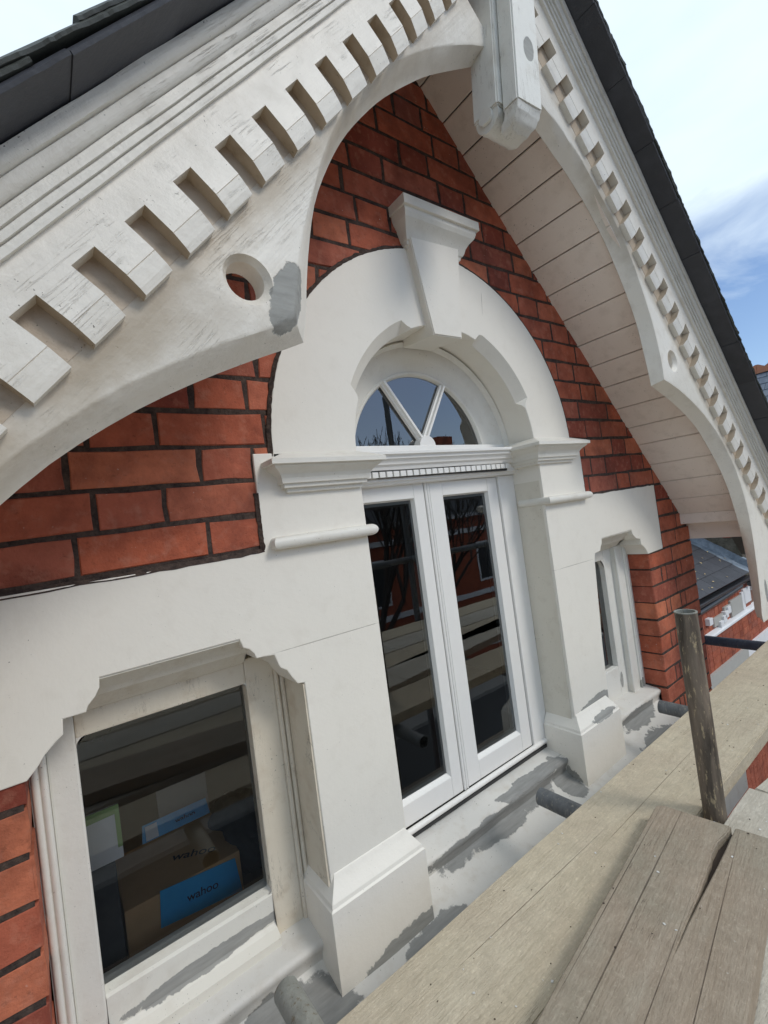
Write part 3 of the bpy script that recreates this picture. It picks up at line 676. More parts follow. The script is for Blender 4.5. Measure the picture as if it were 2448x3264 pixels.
# ---- bargeboards
def uvframe(p0, d):
    d = Vector((d[0], 0, d[1])).normalized(); n = Vector((-d.z, 0, d.x)) if d.x > 0 else Vector((d.z, 0, -d.x))
    if n.z < 0: n = -n
    return Vector((p0[0], 0, p0[1])), d, n
M['tooth_left'] = paint('tooth_paint_left', base=(.83, .78, .695), rip=.6, ripscale=40, specks=1.0, dirt=.22, grain=(GL, 2.6, 95, .08))
DEEP = [(.043, -.339), (.043, -.349), (.051, -.3505), (.0515, -.343), (.0555, -.343), (.056, -.354), (.062, -.3555), (.0625, -.347), (.067, -.347), (.0675, -.358), (.075, -.3595), (.0755, -.351), (.080, -.351), (.081, -.362), (.087, -.366), (.0935, -.367), (.094, -.358), (.099, -.358), (.0995, -.371), (.106, -.3735), (.1135, -.3735), (.1135, -.30), (.09, -.30)]
def bargeboard(side, upper_f, upper_b, lower_f, lower_b, p0, d, s_rng, slots, mats):
    o0, du, nv = uvframe(p0, d)
    k = .660 / .665
    def PT(s, v, y): q = o0 + du * s + nv * v; return (q.x * k, y, q.z * k)      # teeth plane
    n1, n2 = 34, 30
    F = resample(upper_f, n1) + resample(lower_f, n2)[1:]; B = resample(upper_b, n1) + resample(lower_b, n2)[1:]
    def top(p, off):                                          # matching point on the upper edge line
        q = Vector((p[0], 0, p[1])) - o0; s = q.dot(du); r = o0 + du * s + nv * off; return (r.x, r.z)
    bm = bmesh.new(); rs = []
    for f, b2 in zip(F, B):
        t_ = top(f, .10)
        mid = (f[0] * .5 + b2[0] * .5, f[1] * .5 + b2[1] * .5)
        rs.append([(t_[0], -.315, t_[1]), (f[0] + (t_[0] - f[0]) * .02, -.315, f[1] + (t_[1] - f[1]) * .02), (f[0], -.3125, f[1]), (mid[0], -.288, mid[1]), (b2[0], -.268, b2[1]), (b2[0] + (t_[0] - b2[0]) * .02, -.265, b2[1] + (t_[1] - b2[1]) * .02), (t_[0], -.265, t_[1])])
    rings(bm, rs)
    board = finish('bargeboard', bm, mats[0], house, 40)
    # board the teeth hang from
    bm = bmesh.new(); s0, s1 = s_rng
    rings(bm, [[PT(s, 0, -.340), PT(s, 0, -.312), PT(s, .10, -.312), PT(s, .10, -.340)] for s in (s0, s1)])
    finish('tooth_board', bm, mats[1], board)
    # brown strip behind the slots: dirt, with deep shade put into its colour
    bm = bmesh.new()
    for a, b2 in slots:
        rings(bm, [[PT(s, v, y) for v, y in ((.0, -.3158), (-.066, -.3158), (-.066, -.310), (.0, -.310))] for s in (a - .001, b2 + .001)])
    finish('slot_dirt_shade', bm, M['slot_dirt_shade'], board)
    for (a0, a), (b2, b3) in zip(slots, slots[1:]):
        bm = bmesh.new(); e = .0016; j = random.uniform(-.001, .001)
        pr = [(.002, -.312), (-.0755, -.312), (-.0755, -.3315 + j), (-.066, -.3350 + j), (-.0462, -.3396), (-.0455, -.3385), (-.0448, -.3402), (.002, -.3402)]
        a_, b_ = a + random.uniform(-.0006, .0006), b2 + random.uniform(-.0006, .0006)
        rings(bm, [[PT(a_, v, y) for v, y in pr], [PT(b_, v, y) for v, y in pr]])
        to = finish('tooth', bm, mats[0] if False else mats[3], board); to.data.materials.append(M['slot_dirt_shade'])
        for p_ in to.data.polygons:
            if abs(p_.normal.dot(du)) > .9: p_.material_index = 1  # tooth sides take the same dirt-and-shade brown
    # crown moulding
    pr = [(.043, -.339), (.043, -.348), (.052, -.3485), (.0522, -.3465), (.0535, -.3465), (.0538, -.3525), (.062, -.353), (.0622, -.3508), (.0636, -.3508), (.064, -.3565), (.076, -.357), (.0762, -.3545), (.0778, -.3545), (.078, -.361), (.087, -.3645), (.0935, -.365), (.0938, -.362), (.0955, -.362), (.096, -.371), (.106, -.3735), (.1135, -.3735), (.1135, -.30), (.09, -.30)]
    if side == 1: pr = DEEP
    bm = bmesh.new(); n = 60; rs = []
    for i in range(n + 1):
        s = s0 + (s1 - s0) * i / n
        rs.append([PT(s, v + .0012 * mnoise.noise(Vector((s * 9, v * 80, side))), y + .0012 * mnoise.noise(Vector((s * 11, v * 90, side + 4)))) for v, y in pr])
    rings(bm, rs); bmesh.ops.triangulate(bm, faces=[f for f in bm.faces if len(f.verts) > 4])
    finish('crown_moulding', bm, mats[2], board, 25 if side else 75)
    return board, PT
LU_f = [(1.075, 1.206), (1.061, 1.199), (.95, 1.147), (.823, 1.068), (.733, 1.000), (.673, .948), (.607, .879), (.556, .813), (.505, .729), (.460, .630), (.428, .545), (.411, .496), (.396, .432), (.382, .363)]
LU_b = [(1.11, 1.214), (1.093, 1.206), (.998, 1.150), (.864, 1.066), (.792, 1.012), (.701, .935), (.636, .868), (.573, .792), (.524, .714), (.483, .630), (.458, .545), (.441, .465), (.430, .40), (.417, .343)]
LL_f = [(.382, .361), (.329, .336), (.265, .308), (.209, .280), (.159, .253), (.115, .228), (.081, .206), (.043, .178), (.013, .155), (-.011, .136), (-.06, .090), (-.115, .03), (-.165, -.06), (-.20, -.16), (-.225, -.28), (-.235, -.42), (-.23, -.62)]
LL_b = [(.417, .341), (.34, .310), (.236, .263), (.144, .215), (.07, .168), (.015, .127), (-.035, .081), (-.085, .03), (-.13, -.04), (-.165, -.13), (-.19, -.23), (-.205, -.35), (-.21, -.48), (-.205, -.66)]
RU_f = [(1.10, 1.19), (1.18, 1.172), (1.283, 1.140), (1.362, 1.108), (1.411, 1.080), (1.476, 1.040), (1.516, 1.008), (1.565, .964), (1.627, .908), (1.664, .870), (1.706, .818), (1.765, .72), (1.812, .615), (1.832, .556), (1.848, .487), (1.856, .423), (1.855, .376)]
RU_b = [(1.15, 1.185), (1.22, 1.155), (1.307, 1.112), (1.371, 1.075), (1.455, 1.026), (1.547, .957), (1.628, .878), (1.68, .812), (1.74, .72), (1.79, .627), (1.812, .566), (1.827, .496), (1.843, .424), (1.851, .366)]
RL_f = [(1.855, .375), (1.944, .356), (2.063, .317), (2.19, .260), (2.274, .207), (2.345, .152), (2.443, .056), (2.509, -.042), (2.553, -.155), (2.570, -.27), (2.570, -.386), (2.562, -.5), (2.550, -.60), (2.532, -.662), (2.536, -.674), (2.60, -.676), (2.72, -.676), (2.86, -.676)]
RL_b = [(1.853, .365), (1.983, .326), (2.11, .277), (2.226, .217), (2.285, .170), (2.403, .061), (2.488, -.046), (2.537, -.148), (2.575, -.25), (2.600, -.35), (2.614, -.455), (2.620, -.572), (2.614, -.655), (2.617, -.672), (2.66, -.676), (2.75, -.676), (2.87, -.676)]
lslots = [(x, x + .0425) for x in (.505, .609, .714, .818, .921, 1.0235, 1.130, 1.2375, 1.3425, 1.4475, 1.551, 1.655, 1.760, 1.861, 1.964, 2.070, 2.175, 2.28, 2.385, 2.49)]
rslots = [(x, x + .043) for x in (.545, .65, .755, .860, .9635, 1.066, 1.1695, 1.275, 1.380, 1.485, 1.590, 1.695, 1.801, 1.908, 2.016, 2.122, 2.228, 2.333, 2.438, 2.543, 2.648, 2.753, 2.858, 2.963, 3.068, 3.173)]
# slot positions are measured from a common apex; p0 is the point at s = 0 on the line of slot tops
dl = (-.6618, -.7498); p0l = (.6607 - dl[0] * 1.0, 1.0465 - dl[1] * 1.0)
dr = (.7029, -.7113); p0r = (1.5523 - dr[0] * .963, 1.1276 - dr[1] * .963)
boardL, PTL = bargeboard(0, LU_f, LU_b, LL_f, LL_b, p0l, dl, (.30, 2.75), lslots, (M['barge_left'], M['barge_left'], M['mould_left'], M['tooth_left']))
boardR, PTR = bargeboard(1, RU_f, RU_b, RL_f, RL_b, p0r, dr, (.30, 3.22), rslots, (M['barge_right'], M['barge_right'], M['mould_right'], M['tooth']))
# round piercings: a lined eye set in each board
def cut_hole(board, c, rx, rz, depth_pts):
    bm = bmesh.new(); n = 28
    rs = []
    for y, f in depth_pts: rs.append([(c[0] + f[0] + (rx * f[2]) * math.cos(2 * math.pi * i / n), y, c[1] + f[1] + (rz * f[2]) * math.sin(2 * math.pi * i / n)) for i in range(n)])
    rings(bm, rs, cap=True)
    cut = finish('piercing', bm, M['slot_dirt_shade'], board); 
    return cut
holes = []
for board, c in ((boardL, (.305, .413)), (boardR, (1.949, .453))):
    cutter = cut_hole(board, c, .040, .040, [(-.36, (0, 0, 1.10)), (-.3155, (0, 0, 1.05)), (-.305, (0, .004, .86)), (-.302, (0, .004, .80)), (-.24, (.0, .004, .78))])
    md = board.modifiers.new('hole', 'BOOLEAN'); md.operation = 'DIFFERENCE'; md.object = cutter; md.solver = 'EXACT'
    holes.append((board, cutter, md))
dg = bpy.context.evaluated_depsgraph_get(); bpy.context.view_layer.update()
for board, cutter, md in holes:
    new = bpy.data.meshes.new_from_object(board.evaluated_get(bpy.context.evaluated_depsgraph_get()))
    board.modifiers.remove(md); board.data = new
    bpy.data.objects.remove(cutter)
    new.set_sharp_from_angle(angle=math.radians(35))

# ---- pendant post at the apex
pend = empty('pendant', (0, 0, 0), None, None); pend.parent = house; pend.matrix_parent_inverse = Matrix.Translation(house.location).inverted()
def quadpost(name, f, y0, y1, mat, bev=.004, wid=0):
    bm = bmesh.new()
    # f: bottom-left, bottom-right, top-right, top-left in x,z
    rings(bm, [[(x, y0, z) for x, z in f], [(x + wid * (-1 if i in (0, 3) else 1), y1, z) for i, (x, z) in enumerate(f)]])
    if bev: bmesh.ops.bevel(bm, geom=list(bm.edges), offset=bev, segments=2, affect='EDGES')
    return finish(name, bm, mat, pend, 40)
quadpost('front_post', [(1.028, .983), (1.134, .994), (1.222, 1.72), (1.112, 1.70)], -.390, -.3435, M['pendant'])
quadpost('back_post', [(1.013, 1.005), (1.150, 1.010), (1.228, 1.72), (1.095, 1.70)], -.3425, -.262, M['pendant'])
bm = bmesh.new()                                              # carved drop under the front post
rings(bm, [[(1.031, -.387, .984), (1.132, -.387, .994), (1.132, -.346, .996), (1.031, -.346, .986)],
           [(1.034, -.384, .976), (1.128, -.384, .986), (1.128, -.346, .988), (1.034, -.346, .978)],
           [(1.034, -.380, .968), (1.128, -.380, .978), (1.126, -.330, .975), (1.036, -.330, .965)],
           [(1.040, -.366, .950), (1.120, -.366, .958), (1.120, -.325, .955), (1.042, -.325, .947)],
           [(1.050, -.350, .940), (1.112, -.350, .946), (1.112, -.325, .945), (1.052, -.325, .939)]])
bmesh.ops.subdivide_edges(bm, edges=list(bm.edges), cuts=3, use_grid_fill=True)
for v in bm.verts: v.co += Vector((mnoise.noise(v.co * 70), mnoise.noise(v.co * 66 + Vector((3, 1, 2))), mnoise.noise(v.co * 75 + Vector((9, 4, 1))))) * .0035
finish('carved_drop', bm, M['pendant'], pend, 40)
bm = bmesh.new(); add_tube(bm, (1.020, -.302, 1.000), (1.142, -.302, 1.005), .036, 28)
add_tube(bm, (1.012, -.302, 1.0), (1.02, -.302, 1.0), .020, 20)
bmesh.ops.subdivide_edges(bm, edges=[e for e in bm.edges if e.calc_length() > .05], cuts=8)
for v in bm.verts: v.co += Vector((0, mnoise.noise(v.co * 66 + Vector((3, 1, 2))), mnoise.noise(v.co * 75 + Vector((9, 4, 1))))) * .004
finish('scroll', bm, M['pendant'], pend, 40)

# ---- verge slates and the roof behind
roof = empty('slate_roof', (0, 0, 0), None, None); roof.parent = house; roof.matrix_parent_inverse = Matrix.Translation(house.location).inverted()
def slates(PT, s_start, n, phase):
    for layer in (0, 1):
        for i in range(n):
            s0 = s_start + i * .208 + (phase if layer == 0 else .07)
            L = .2068 if layer == 0 else .33
            bm = bmesh.new(); m = 40
            vb, th = (.1145, .0085) if layer == 0 else (.1245, .0075)
            yv = -.4365 - (.0 if layer == 0 else .004) + random.uniform(-.002, .002)
            rs = []
            for k in range(m + 1):
                s = s0 + L * k / m; rag = (.0032 * mnoise.noise(Vector((s * 31, layer * 7.1, i))) + .0022 * mnoise.noise(Vector((s * 140, layer * 3.1, i)))) if layer else 0.0008 * mnoise.noise(Vector((s * 40, 3, i)))
                rise = (0.0 if layer == 0 else .011 * k / m) + (.0012 if layer == 0 and i % 2 else 0)
                y_ = yv + rag
                rs.append([PT(s, vb + rise, y_ + .002), PT(s, vb + rise + th * .4, y_), PT(s, vb + rise + th + rag * .6, y_ + .004), PT(s, vb + rise + th, -.05), PT(s, vb + rise, -.05)])
            rings(bm, rs); finish('slate', bm, M['slate'] if layer == 0 else M['slate_top'], roof)
slates(PTL, .27, 12, .023)
slates(PTR, .25, 14, .005)
bm = bmesh.new()
for PT in (PTL, PTR):
    rings(bm, [[PT(s, v, y) for v, y in ((.112, -.06), (.142, -.06), (.142, 4.0), (.112, 4.0))] for s in (.34, 3.0)])
finish('roof_slope', bm, M['slate'], roof)

# lower body of the house below the deck, unseen but standing
box('lower_wall', (-.6, 2.75, .21, 4.0, GZ, -1.26), M['brick_far'], house)

# ================================================================== things on the window board
bx = empty('cardboard_box', (.205, .38, -.905), 'brown cardboard parcel box with blue printed label strip behind the left window', 'box')
bm = bmesh.new(); add_box(bm, .072, .336, .262, .50, -.904, -.800, .002); finish('carton', bm, M['kraft'], bx)
def strip(name, pts, mat, parent, th=.0015):
    bm = bmesh.new(); a = [Vector(p) for p in pts]; n = (a[1] - a[0]).cross(a[3] - a[0]).normalized()
    if n.y > 0: n = -n
    rings(bm, [[tuple(p) for p in a], [tuple(p + n * th) for p in a]]); return finish(name, bm, mat, parent)
strip('label_strip', [(.140, .2605, -.876), (.331, .2605, -.898), (.322, .2605, -.811), (.1465, .2605, -.794)], M['blue'], bx)
strip('back_label', [(.146, .499, -.800), (.328, .499, -.800), (.325, .52, -.762), (.152, .52, -.762)], M['blue'], bx)
strip('sticker', [(.156, .4965, -.796), (.188, .4965, -.796), (.188, .515, -.766), (.158, .515, -.766)], M['paper'], bx)
def word(txt, size, mat4, parent, name='lettering', bold=.012):
    cu = bpy.data.curves.new(name, 'FONT'); cu.body = txt; cu.size = size; cu.align_x = 'CENTER'; cu.align_y = 'CENTER'; cu.offset = size * bold
    ob = bpy.data.objects.new('tmp', cu); COL.objects.link(ob); bpy.context.view_layer.update()
    me = bpy.data.meshes.new_from_object(ob.evaluated_get(bpy.context.evaluated_depsgraph_get())); bpy.data.objects.remove(ob)
    me.transform(mat4); me.materials.clear(); me.materials.append(M['ink'])
    o = bpy.data.objects.new(name, me); COL.objects.link(o); o.parent = parent; o.matrix_parent_inverse = Matrix.Translation(parent.location).inverted(); return o
Rx = Matrix.Rotation(math.radians(90), 4, 'X')
word('wahoo', .027, Matrix.Translation((.2385, .2585, -.846)) @ Matrix.Rotation(math.radians(5), 4, 'Y') @ Rx, bx)
word('wahoo', .040, Matrix.Translation((.245, .345, -.7985)) @ Matrix.Rotation(math.radians(-28), 4, 'Z'), bx)
word('wahoo', .02, Matrix.Translation((.262, .505, -.782)) @ Matrix.Rotation(math.radians(90), 4, 'X'), bx)
bm = bmesh.new(); pd = empty('wire_bound_pad', (.13, .215, -.90), 'white wire bound pad lying flat in front of the cardboard box', 'notepad')
bm = bmesh.new(); add_box(bm, .035, .26, .185, .255, -.906, -.899); finish('sheets', bm, M['paper'], pd)
bm = bmesh.new()
for i in range(20):
    x = .045 + i * .0105; prev = None
    for k in range(9):
        a = math.pi * k / 8; p = (x, .19 + .008 - .008 * math.cos(a), -.899 + .010 * math.sin(a))
        if prev: add_tube(bm, prev, p, .0012, 5)
        prev = p
finish('wire_rings', bm, M['grey'], pd)
bm = bmesh.new(); cd = empty('picture_card', (.02, .3, -.905), 'white card with a green border standing at the left of the window board', 'card')
add_box(bm, -.13, .083, .235, .240, -.665, -.548); finish('card', bm, M['paper'], cd)
strip('green_border', [(-.13, .2345, -.572), (.083, .2345, -.566), (.083, .2345, -.5475), (-.13, .2345, -.5475)], M['green'], cd)
strip('green_border', [(.074, .2343, -.64), (.0832, .2343, -.64), (.0832, .2343, -.566), (.074, .2343, -.566)], M['green'], cd)
for k_, (lb, bx_, mt_, rz) in enumerate((('pale folded papers lying on the window board left of the cardboard box', (-.02, .068, .185, .228, -.9045, -.893), 'paper', .1),
        ('grey magazine leaning behind the cardboard box inside the left window', (.20, .34, .55, .556, -.905, -.70), 'interior', 0),)):
    tag(box(('folded_papers', 'magazine')[k_], bx_, M[mt_], None, bev=.001), lb, ('papers', 'magazine')[k_])
bm = bmesh.new(); bmesh.ops.create_icosphere(bm, subdivisions=4, radius=1)
for v in bm.verts:
    n_ = 1 + .30 * mnoise.noise(v.co * 2.6 + Vector((5, 2, 1))) + .14 * mnoise.noise(v.co * 8)
    v.co = Vector((.02 + v.co.x * .11 * n_, .62 + v.co.y * .12 * n_, -.42 + v.co.z * .10 * n_))
tag(finish('hanging_cloth', bm, M['dark'], None, 60), 'dark crumpled cloth hanging high at the upper left inside the left window', 'cloth')
sb = box('storage_box', (-.16, .066, .232, .46, -.905, -.667), M['dark'], None, bev=.006); tag(sb, 'dark storage box under the white card inside the left window', 'box')
bm = bmesh.new()
rr = random.Random(3)
bag = bmesh.ops.create_icosphere(bm, subdivisions=4, radius=1)
for v in bm.verts:
    n_ = 1 + .25 * mnoise.noise(v.co * 2.2) + .10 * mnoise.noise(v.co * 7)
    v.co = Vector((.39 + v.co.x * .085 * n_, .40 + v.co.y * .14 * n_, -.83 + v.co.z * .085 * n_))
    v.co.z = max(v.co.z, -.905)
tag(finish('dark_bag', bm, M['dark'], None, 60), 'crumpled dark bag beside the cardboard box inside the left window', 'bag')

# ================================================================== scaffold
def board(name, x0, x1, y0, y1, ztop, mat, label, group='scaffold boards', rot=0.0, th=.038, pivot=None, outline=None):
    bm = bmesh.new()
    pts = outline or [(x0, y0), (x1, y0), (x1, y1), (x0, y1)]
    top = [bm.verts.new((x, y, 0)) for x, y in pts]; bot = [bm.verts.new((x, y, -th)) for x, y in pts]
    ft = bm.faces.new(top); bm.faces.new(bot[::-1])
    for i in range(len(pts)): bm.faces.new((top[i], bot[i], bot[(i + 1) % len(pts)], top[(i + 1) % len(pts)]))
    bmesh.ops.recalc_face_normals(bm, faces=bm.faces)
    bmesh.ops.bevel(bm, geom=list(ft.edges), offset=.0025, segments=2, affect='EDGES')
    bmesh.ops.triangulate(bm, faces=[f for f in bm.faces if len(f.verts) > 4])
    o = finish(name, bm, mat); o.location = (pivot[0], pivot[1], ztop) if pivot else (0, 0, ztop)
    o.rotation_euler = (0, 0, rot); tag(o, label, 'scaffold board', group); return o
def wavy(x0, x1, y0, y1, amp=.003, seed=0, n=40):
    lo = [(x0 + (x1 - x0) * i / n, y0 + amp * mnoise.noise(Vector((i * .35, seed, 0)))) for i in range(n + 1)]
    hi = [(x0 + (x1 - x0) * i / n, y1 + amp * mnoise.noise(Vector((i * .35, seed + 5, 0)))) for i in range(n + 1)]
    return lo + hi[::-1]
board('scaffold_board', 0, 0, 0, 0, -.800, M['wood_pale'], 'pale tan scaffold board running closest along the white sills', outline=wavy(-1.3, 4.1, -.495, -.275, seed=1))
board('scaffold_board', 0, 0, 0, 0, -.800, M['wood_pale2'], 'pale scaffold board right of the grey split board, at the lower right corner', outline=wavy(-1.1, 1.386, -.772, -.545, seed=2))
board('scaffold_board', 0, 0, 0, 0, -.800, M['wood_pale2'], 'bleached scaffold board beyond the upright pole, past the butt joint', rot=math.radians(-7.2), pivot=(1.391, -.556), outline=wavy(0, 2.5, -.226, 0, seed=3))
ang = math.radians(7.7)
cr = [(1.142, -.581), (1.118, -.583), (1.093, -.580), (1.072, -.577), (1.050, -.579), (1.030, -.580), (1.008, -.585), (.985, -.587), (.963, -.592), (.940, -.594), (.922, -.597), (.882, -.601), (.829, -.606), (.780, -.6112), (.735, -.6165)]
cr2 = [(.780, -.6118), (.830, -.6075), (.886, -.6045), (.938, -.602), (.999, -.599), (1.063, -.595), (1.097, -.592), (1.143, -.589)]
piv = (1.125, -.545)
def toloc(p): dx, dy = p[0] - piv[0], p[1] - piv[1]; return (dx * math.cos(-ang) - dy * math.sin(-ang), dx * math.sin(-ang) + dy * math.cos(-ang))
crl = [toloc(p) for p in cr + cr2]
c0 = toloc((1.122, -.438)); c1 = toloc((1.152, -.660))
ybt, ytp = c1[1], c0[1]
ol = [(-2.3 + 2.3 * i / 40 + c1[0] * i / 40, ybt + .002 * mnoise.noise(Vector((i * .4, 8, 0)))) for i in range(41)]
xe = c0[0]
ol = [(p[0] if p[0] < xe - .01 else min(p[0], xe - .004), p[1]) for p in ol]
notch = crl[::-1]                                             # from lower lip round the tip to the upper lip
ol = ol + [(xe, ybt + .01)] + [(min(x, xe), y) for x, y in notch] + [(xe, ytp - .012), (xe - .012, ytp)] + [(-2.3 + (xe - .02 + 2.3) * i / 40, ytp + .002 * mnoise.noise(Vector((i * .4, 3, 0)))) for i in range(40, -1, -1)]
board('scaffold_board', 0, 0, 0, 0, -.760, M['wood_grey'], 'weathered grey scaffold board with a long dark split, lying on top of the pale boards', rot=ang, pivot=piv, outline=ol, th=.037)
for i, y in enumerate((-1.005, -1.24, -1.475)):
    board('scaffold_board', 0, 0, 0, 0, -.800, M['wood_pale2'] if i % 2 else M['wood_pale'], ('plain scaffold board behind the viewer, inner of three', 'plain scaffold board behind the viewer, middle of three', 'plain scaffold board behind the viewer, outer of three')[i], outline=wavy(-1.5, 4.0, y, y + .224, seed=10 + i))
tg = 'scaffold tubes'
def rim(par, c, d):
    bm = bmesh.new(); add_tube(bm, c, tuple(Vector(c) + Vector(d) * .0022), .0246, 24, .0200); o = finish('rim', bm, M['tube_pale'], par, 40); return o
def stube(a, b2, mat, label, r=.0242, r_in=.0205): return tag(tube('scaffold_tube', a, b2, r, mat, None, r_in), label, 'scaffold tube', tg)
up = stube((1.236, -.527, GZ), (1.222, -.521, -.312), M['tube_rust'], 'upright rusty brown scaffold tube rising through the boards on the right')
rim(up, (1.222, -.521, -.3135), (0, 0, 1))
stube((1.10, -1.62, -.863), (1.10, -.113, -.863), M['tube_grey'], 'stubby grey tube end poking from under the boards below the French window')
stube((.292, -1.62, -.863), (.292, -.103, -.863), M['tube_pale'], 'pale lime stained tube end under the left window at the bottom edge')
stube((1.872, -1.62, -.863), (1.872, -.128, -.863), M['tube_grey'], 'grey green tube end resting near the foot of the brick pier')
stube((2.80, -1.62, -.863), (2.80, .15, -.863), M['tube_blue'], 'dark blue tube crossing in front of the neighbouring brick wall')
for x in (-.9, 2.35): stube((x, -1.58, GZ), (x, -1.58, 1.0), M['tube_grey'], 'outer upright tube behind the viewer at the ' + ('left' if x < 0 else 'right'))
for z in (-.33, .12): stube((-2.0, -1.535, z), (4.5, -1.535, z), M['tube_grey'], 'guard rail tube behind the viewer, ' + ('lower' if z < 0 else 'upper'))
heart = [toloc(p) for p in [(1.139, -.560), (1.05, -.556), (.95, -.575), (.80, -.600), (.79, -.622), (.95, -.612), (1.06, -.604), (1.139, -.602)]]  # dark filler added inside the split, standing in for its shade
gb = [o for o in COL.objects if o.name.startswith('scaffold_board') and 'split' in o['label'] and 'weathered' in o['label']][0]
bm = bmesh.new(); rings(bm, [[(x, y, z + .0016 * mnoise.noise(Vector((x * 90, y * 90, 0)))) for x, y in heart] for z in (-.018, -.036)])
fill_ob = finish('split_dark_filler', bm, M['bark_crumb']); fill_ob.parent = gb
# crumbs of paint and bark lying on the boards
def crumbs(name, mat, n, seed, smin, smax, label):
    r = random.Random(seed); bm = bmesh.new()
    for _ in range(n):
        x = r.uniform(.25, 2.6); y = r.uniform(-.76, -.28); z = -.7995
        if -.52 < y - (x - .6) * .13 + .02 and False: pass
        lx, ly = toloc((x, y))
        if lx < xe and ybt < ly < ytp: z = -.7595
        elif -.545 < y < -.495 or (x > 1.39 and y < -.495): continue
        s = r.uniform(smin, smax) ; a = r.uniform(0, 6.3)
        M4 = Matrix.Translation((x, y, z + s * .15)) @ Matrix.Rotation(a, 4, 'Z') @ Matrix.Rotation(r.uniform(-.4, .4), 4, 'X')
        e = r.uniform(.3, 1.0)
        add_box(bm, -s, s, -s * e, s * e, -s * .15, s * .25, M4=M4)
    o = finish(name, bm, mat); tag(o, label, 'debris', kind='stuff')
crumbs('paint_crumbs', M['crumb'], 90, 5, .0008, .0026, 'white paint flakes scattered over the scaffold boards')
crumbs('bark_crumbs', M['bark_crumb'], 130, 6, .0006, .0020, 'dark specks of dirt scattered over the scaffold boards')

# ================================================================== neighbouring house on the right
nb = empty('neighbour_house', (8, 1.3, GZ), 'neighbouring red brick house with black slate bay roof, gutter and white string course', 'house')
NY = 1.1
nwall = box('front_wall', (4.3, 9.5, NY + .012, NY + .3, GZ, -1.33), M['mortar_far'], nb)
rw = random.Random(11)
def nbricks(x0, x1, z0, n, par, y, name='brick'):
    for i in range(n):
        z1 = z0 - i * .078; x = x0 - (.0 if i % 2 == 0 else .115)
        k = i
        while x < x1:
            w = .235 if k % 2 == 0 else .118
            a, b2 = max(x, x0), min(x + w, x1)
            if b2 - a > .03:
                o = box(name, (a + .005, b2 - .005, y, y + .03, z1 - .073, z1), M['brick_far'], par)
            x += w; k += 1
nbricks(5.55, 8.0, -1.80, 5, nwall, NY)
nbricks(5.55, 7.4, -1.425, 4, nwall, NY + .001)
bm = bmesh.new()                                              # lower courses seen through the gap in the deck
for i in range(34):
    z1 = -2.34 - i * .078; x = 4.4 - (0 if i % 2 else .118); k = i
    while x < 9.0:
        w = .235 if k % 2 == 0 else .118
        add_box(bm, x + .005, x + w - .005, NY, NY + .02, z1 - .073, z1); x += w; k += 1
o = finish('lower_bricks', bm, M['brick_far'], nwall); tag(o, kind='stuff')
extr('string_course', [(NY + .02, -1.72), (NY - .05, -1.735), (NY - .06, -1.745), (NY - .06, -1.765), (NY - .03, -1.775), (NY - .02, -1.80), (NY + .02, -1.80)], 5.2, 8.4, M['white'], nb)
box('sill_band', (6.95, 8.6, NY - .03, NY + .02, -2.31, -2.16), M['white'], nb)
box('sill_band', (5.4, 6.95, NY - .03, NY + .02, -2.31, -2.16), M['grey'], nb)
# frieze panel with key blocks
for (a, b2, z0, z1, mt) in ((6.02, 6.42, -1.70, -1.60, 'grey'), (6.38, 6.62, -1.655, -1.55, 'grey'), (6.60, 7.02, -1.715, -1.52, 'grey'), (7.02, 7.12, -1.72, -1.50, 'white'), (7.10, 7.36, -1.665, -1.475, 'white')):
    box('frieze_panel', (a, b2, NY - .022, NY + .02, z0, z1), M[mt], nb, bev=.004)
for (a, z) in ((5.83, -1.56), (6.26, -1.625), (6.43, -1.555), (7.42, -1.47), (6.15, -1.665), (6.33, -1.59)):
    box('frieze_block', (a, a + .10, NY - .045, NY + .02, z - .075, z), M['white'], nb, bev=.004)
# gutter
bm = bmesh.new(); pr = [(NY - .02 - .06 * math.cos(math.radians(a)) * 1.0, -1.345 - .055 * math.sin(math.radians(a))) for a in range(0, 181, 18)]
rings(bm, [[(x, y, z) for y, z in pr + [(NY + .03, -1.335), (NY - .07, -1.335)]] for x in (4.6, 7.38)]); bmesh.ops.triangulate(bm, faces=[f for f in bm.faces if len(f.verts) > 4])
gut = finish('gutter', bm, M['gutter'], nb, 50)
tube('gutter_pipe', (7.0, NY - .03, -1.41), (4.6, NY - .03, -1.46), .03, M['gutter'], gut); tube('gutter_pipe', (7.39, NY - .03, -1.36), (7.25, NY - .06, -1.43), .034, M['gutter'], gut)
box('fascia', (4.6, 7.36, NY + .015, NY + .035, -1.42, -1.28), M['gutter'], nb)
# lean-to slate roof, rising away to the back, cut by the mossy party wall
pitch = math.radians(33.2)
rf = empty('bay_roof', (0, 0, 0), None, None); rf.parent = nb; rf.matrix_parent_inverse = Matrix.Translation(nb.location).inverted()
d_ = Vector((0, math.cos(pitch), math.sin(pitch))); nn = Vector((0, -math.sin(pitch), math.cos(pitch)))
for i in range(9):
    a = Vector((0, NY - .08, -1.275)) + d_ * (i * .20); x = 4.6 + (.15 if i % 2 else 0)
    while x < 7.34:
        x2 = min(x + .30, 7.345)
        bm = bmesh.new(); q = []
        for dx in (x + .002, x2 - .002):
            q.append([tuple(Vector((dx, 0, 0)) + a + d_ * u + nn * v) for u, v in ((0, .010), (.30, .0), (.30, -.006), (0, .003))])
        rings(bm, q); finish('slate', bm, M['slate'], rf); x = x2
bm = bmesh.new()
def lead_pt(s, off, up): return Vector((7.35 - off, 0, 0)) + Vector((0, NY - .08, -1.275)) + d_ * s + nn * up
rs = []
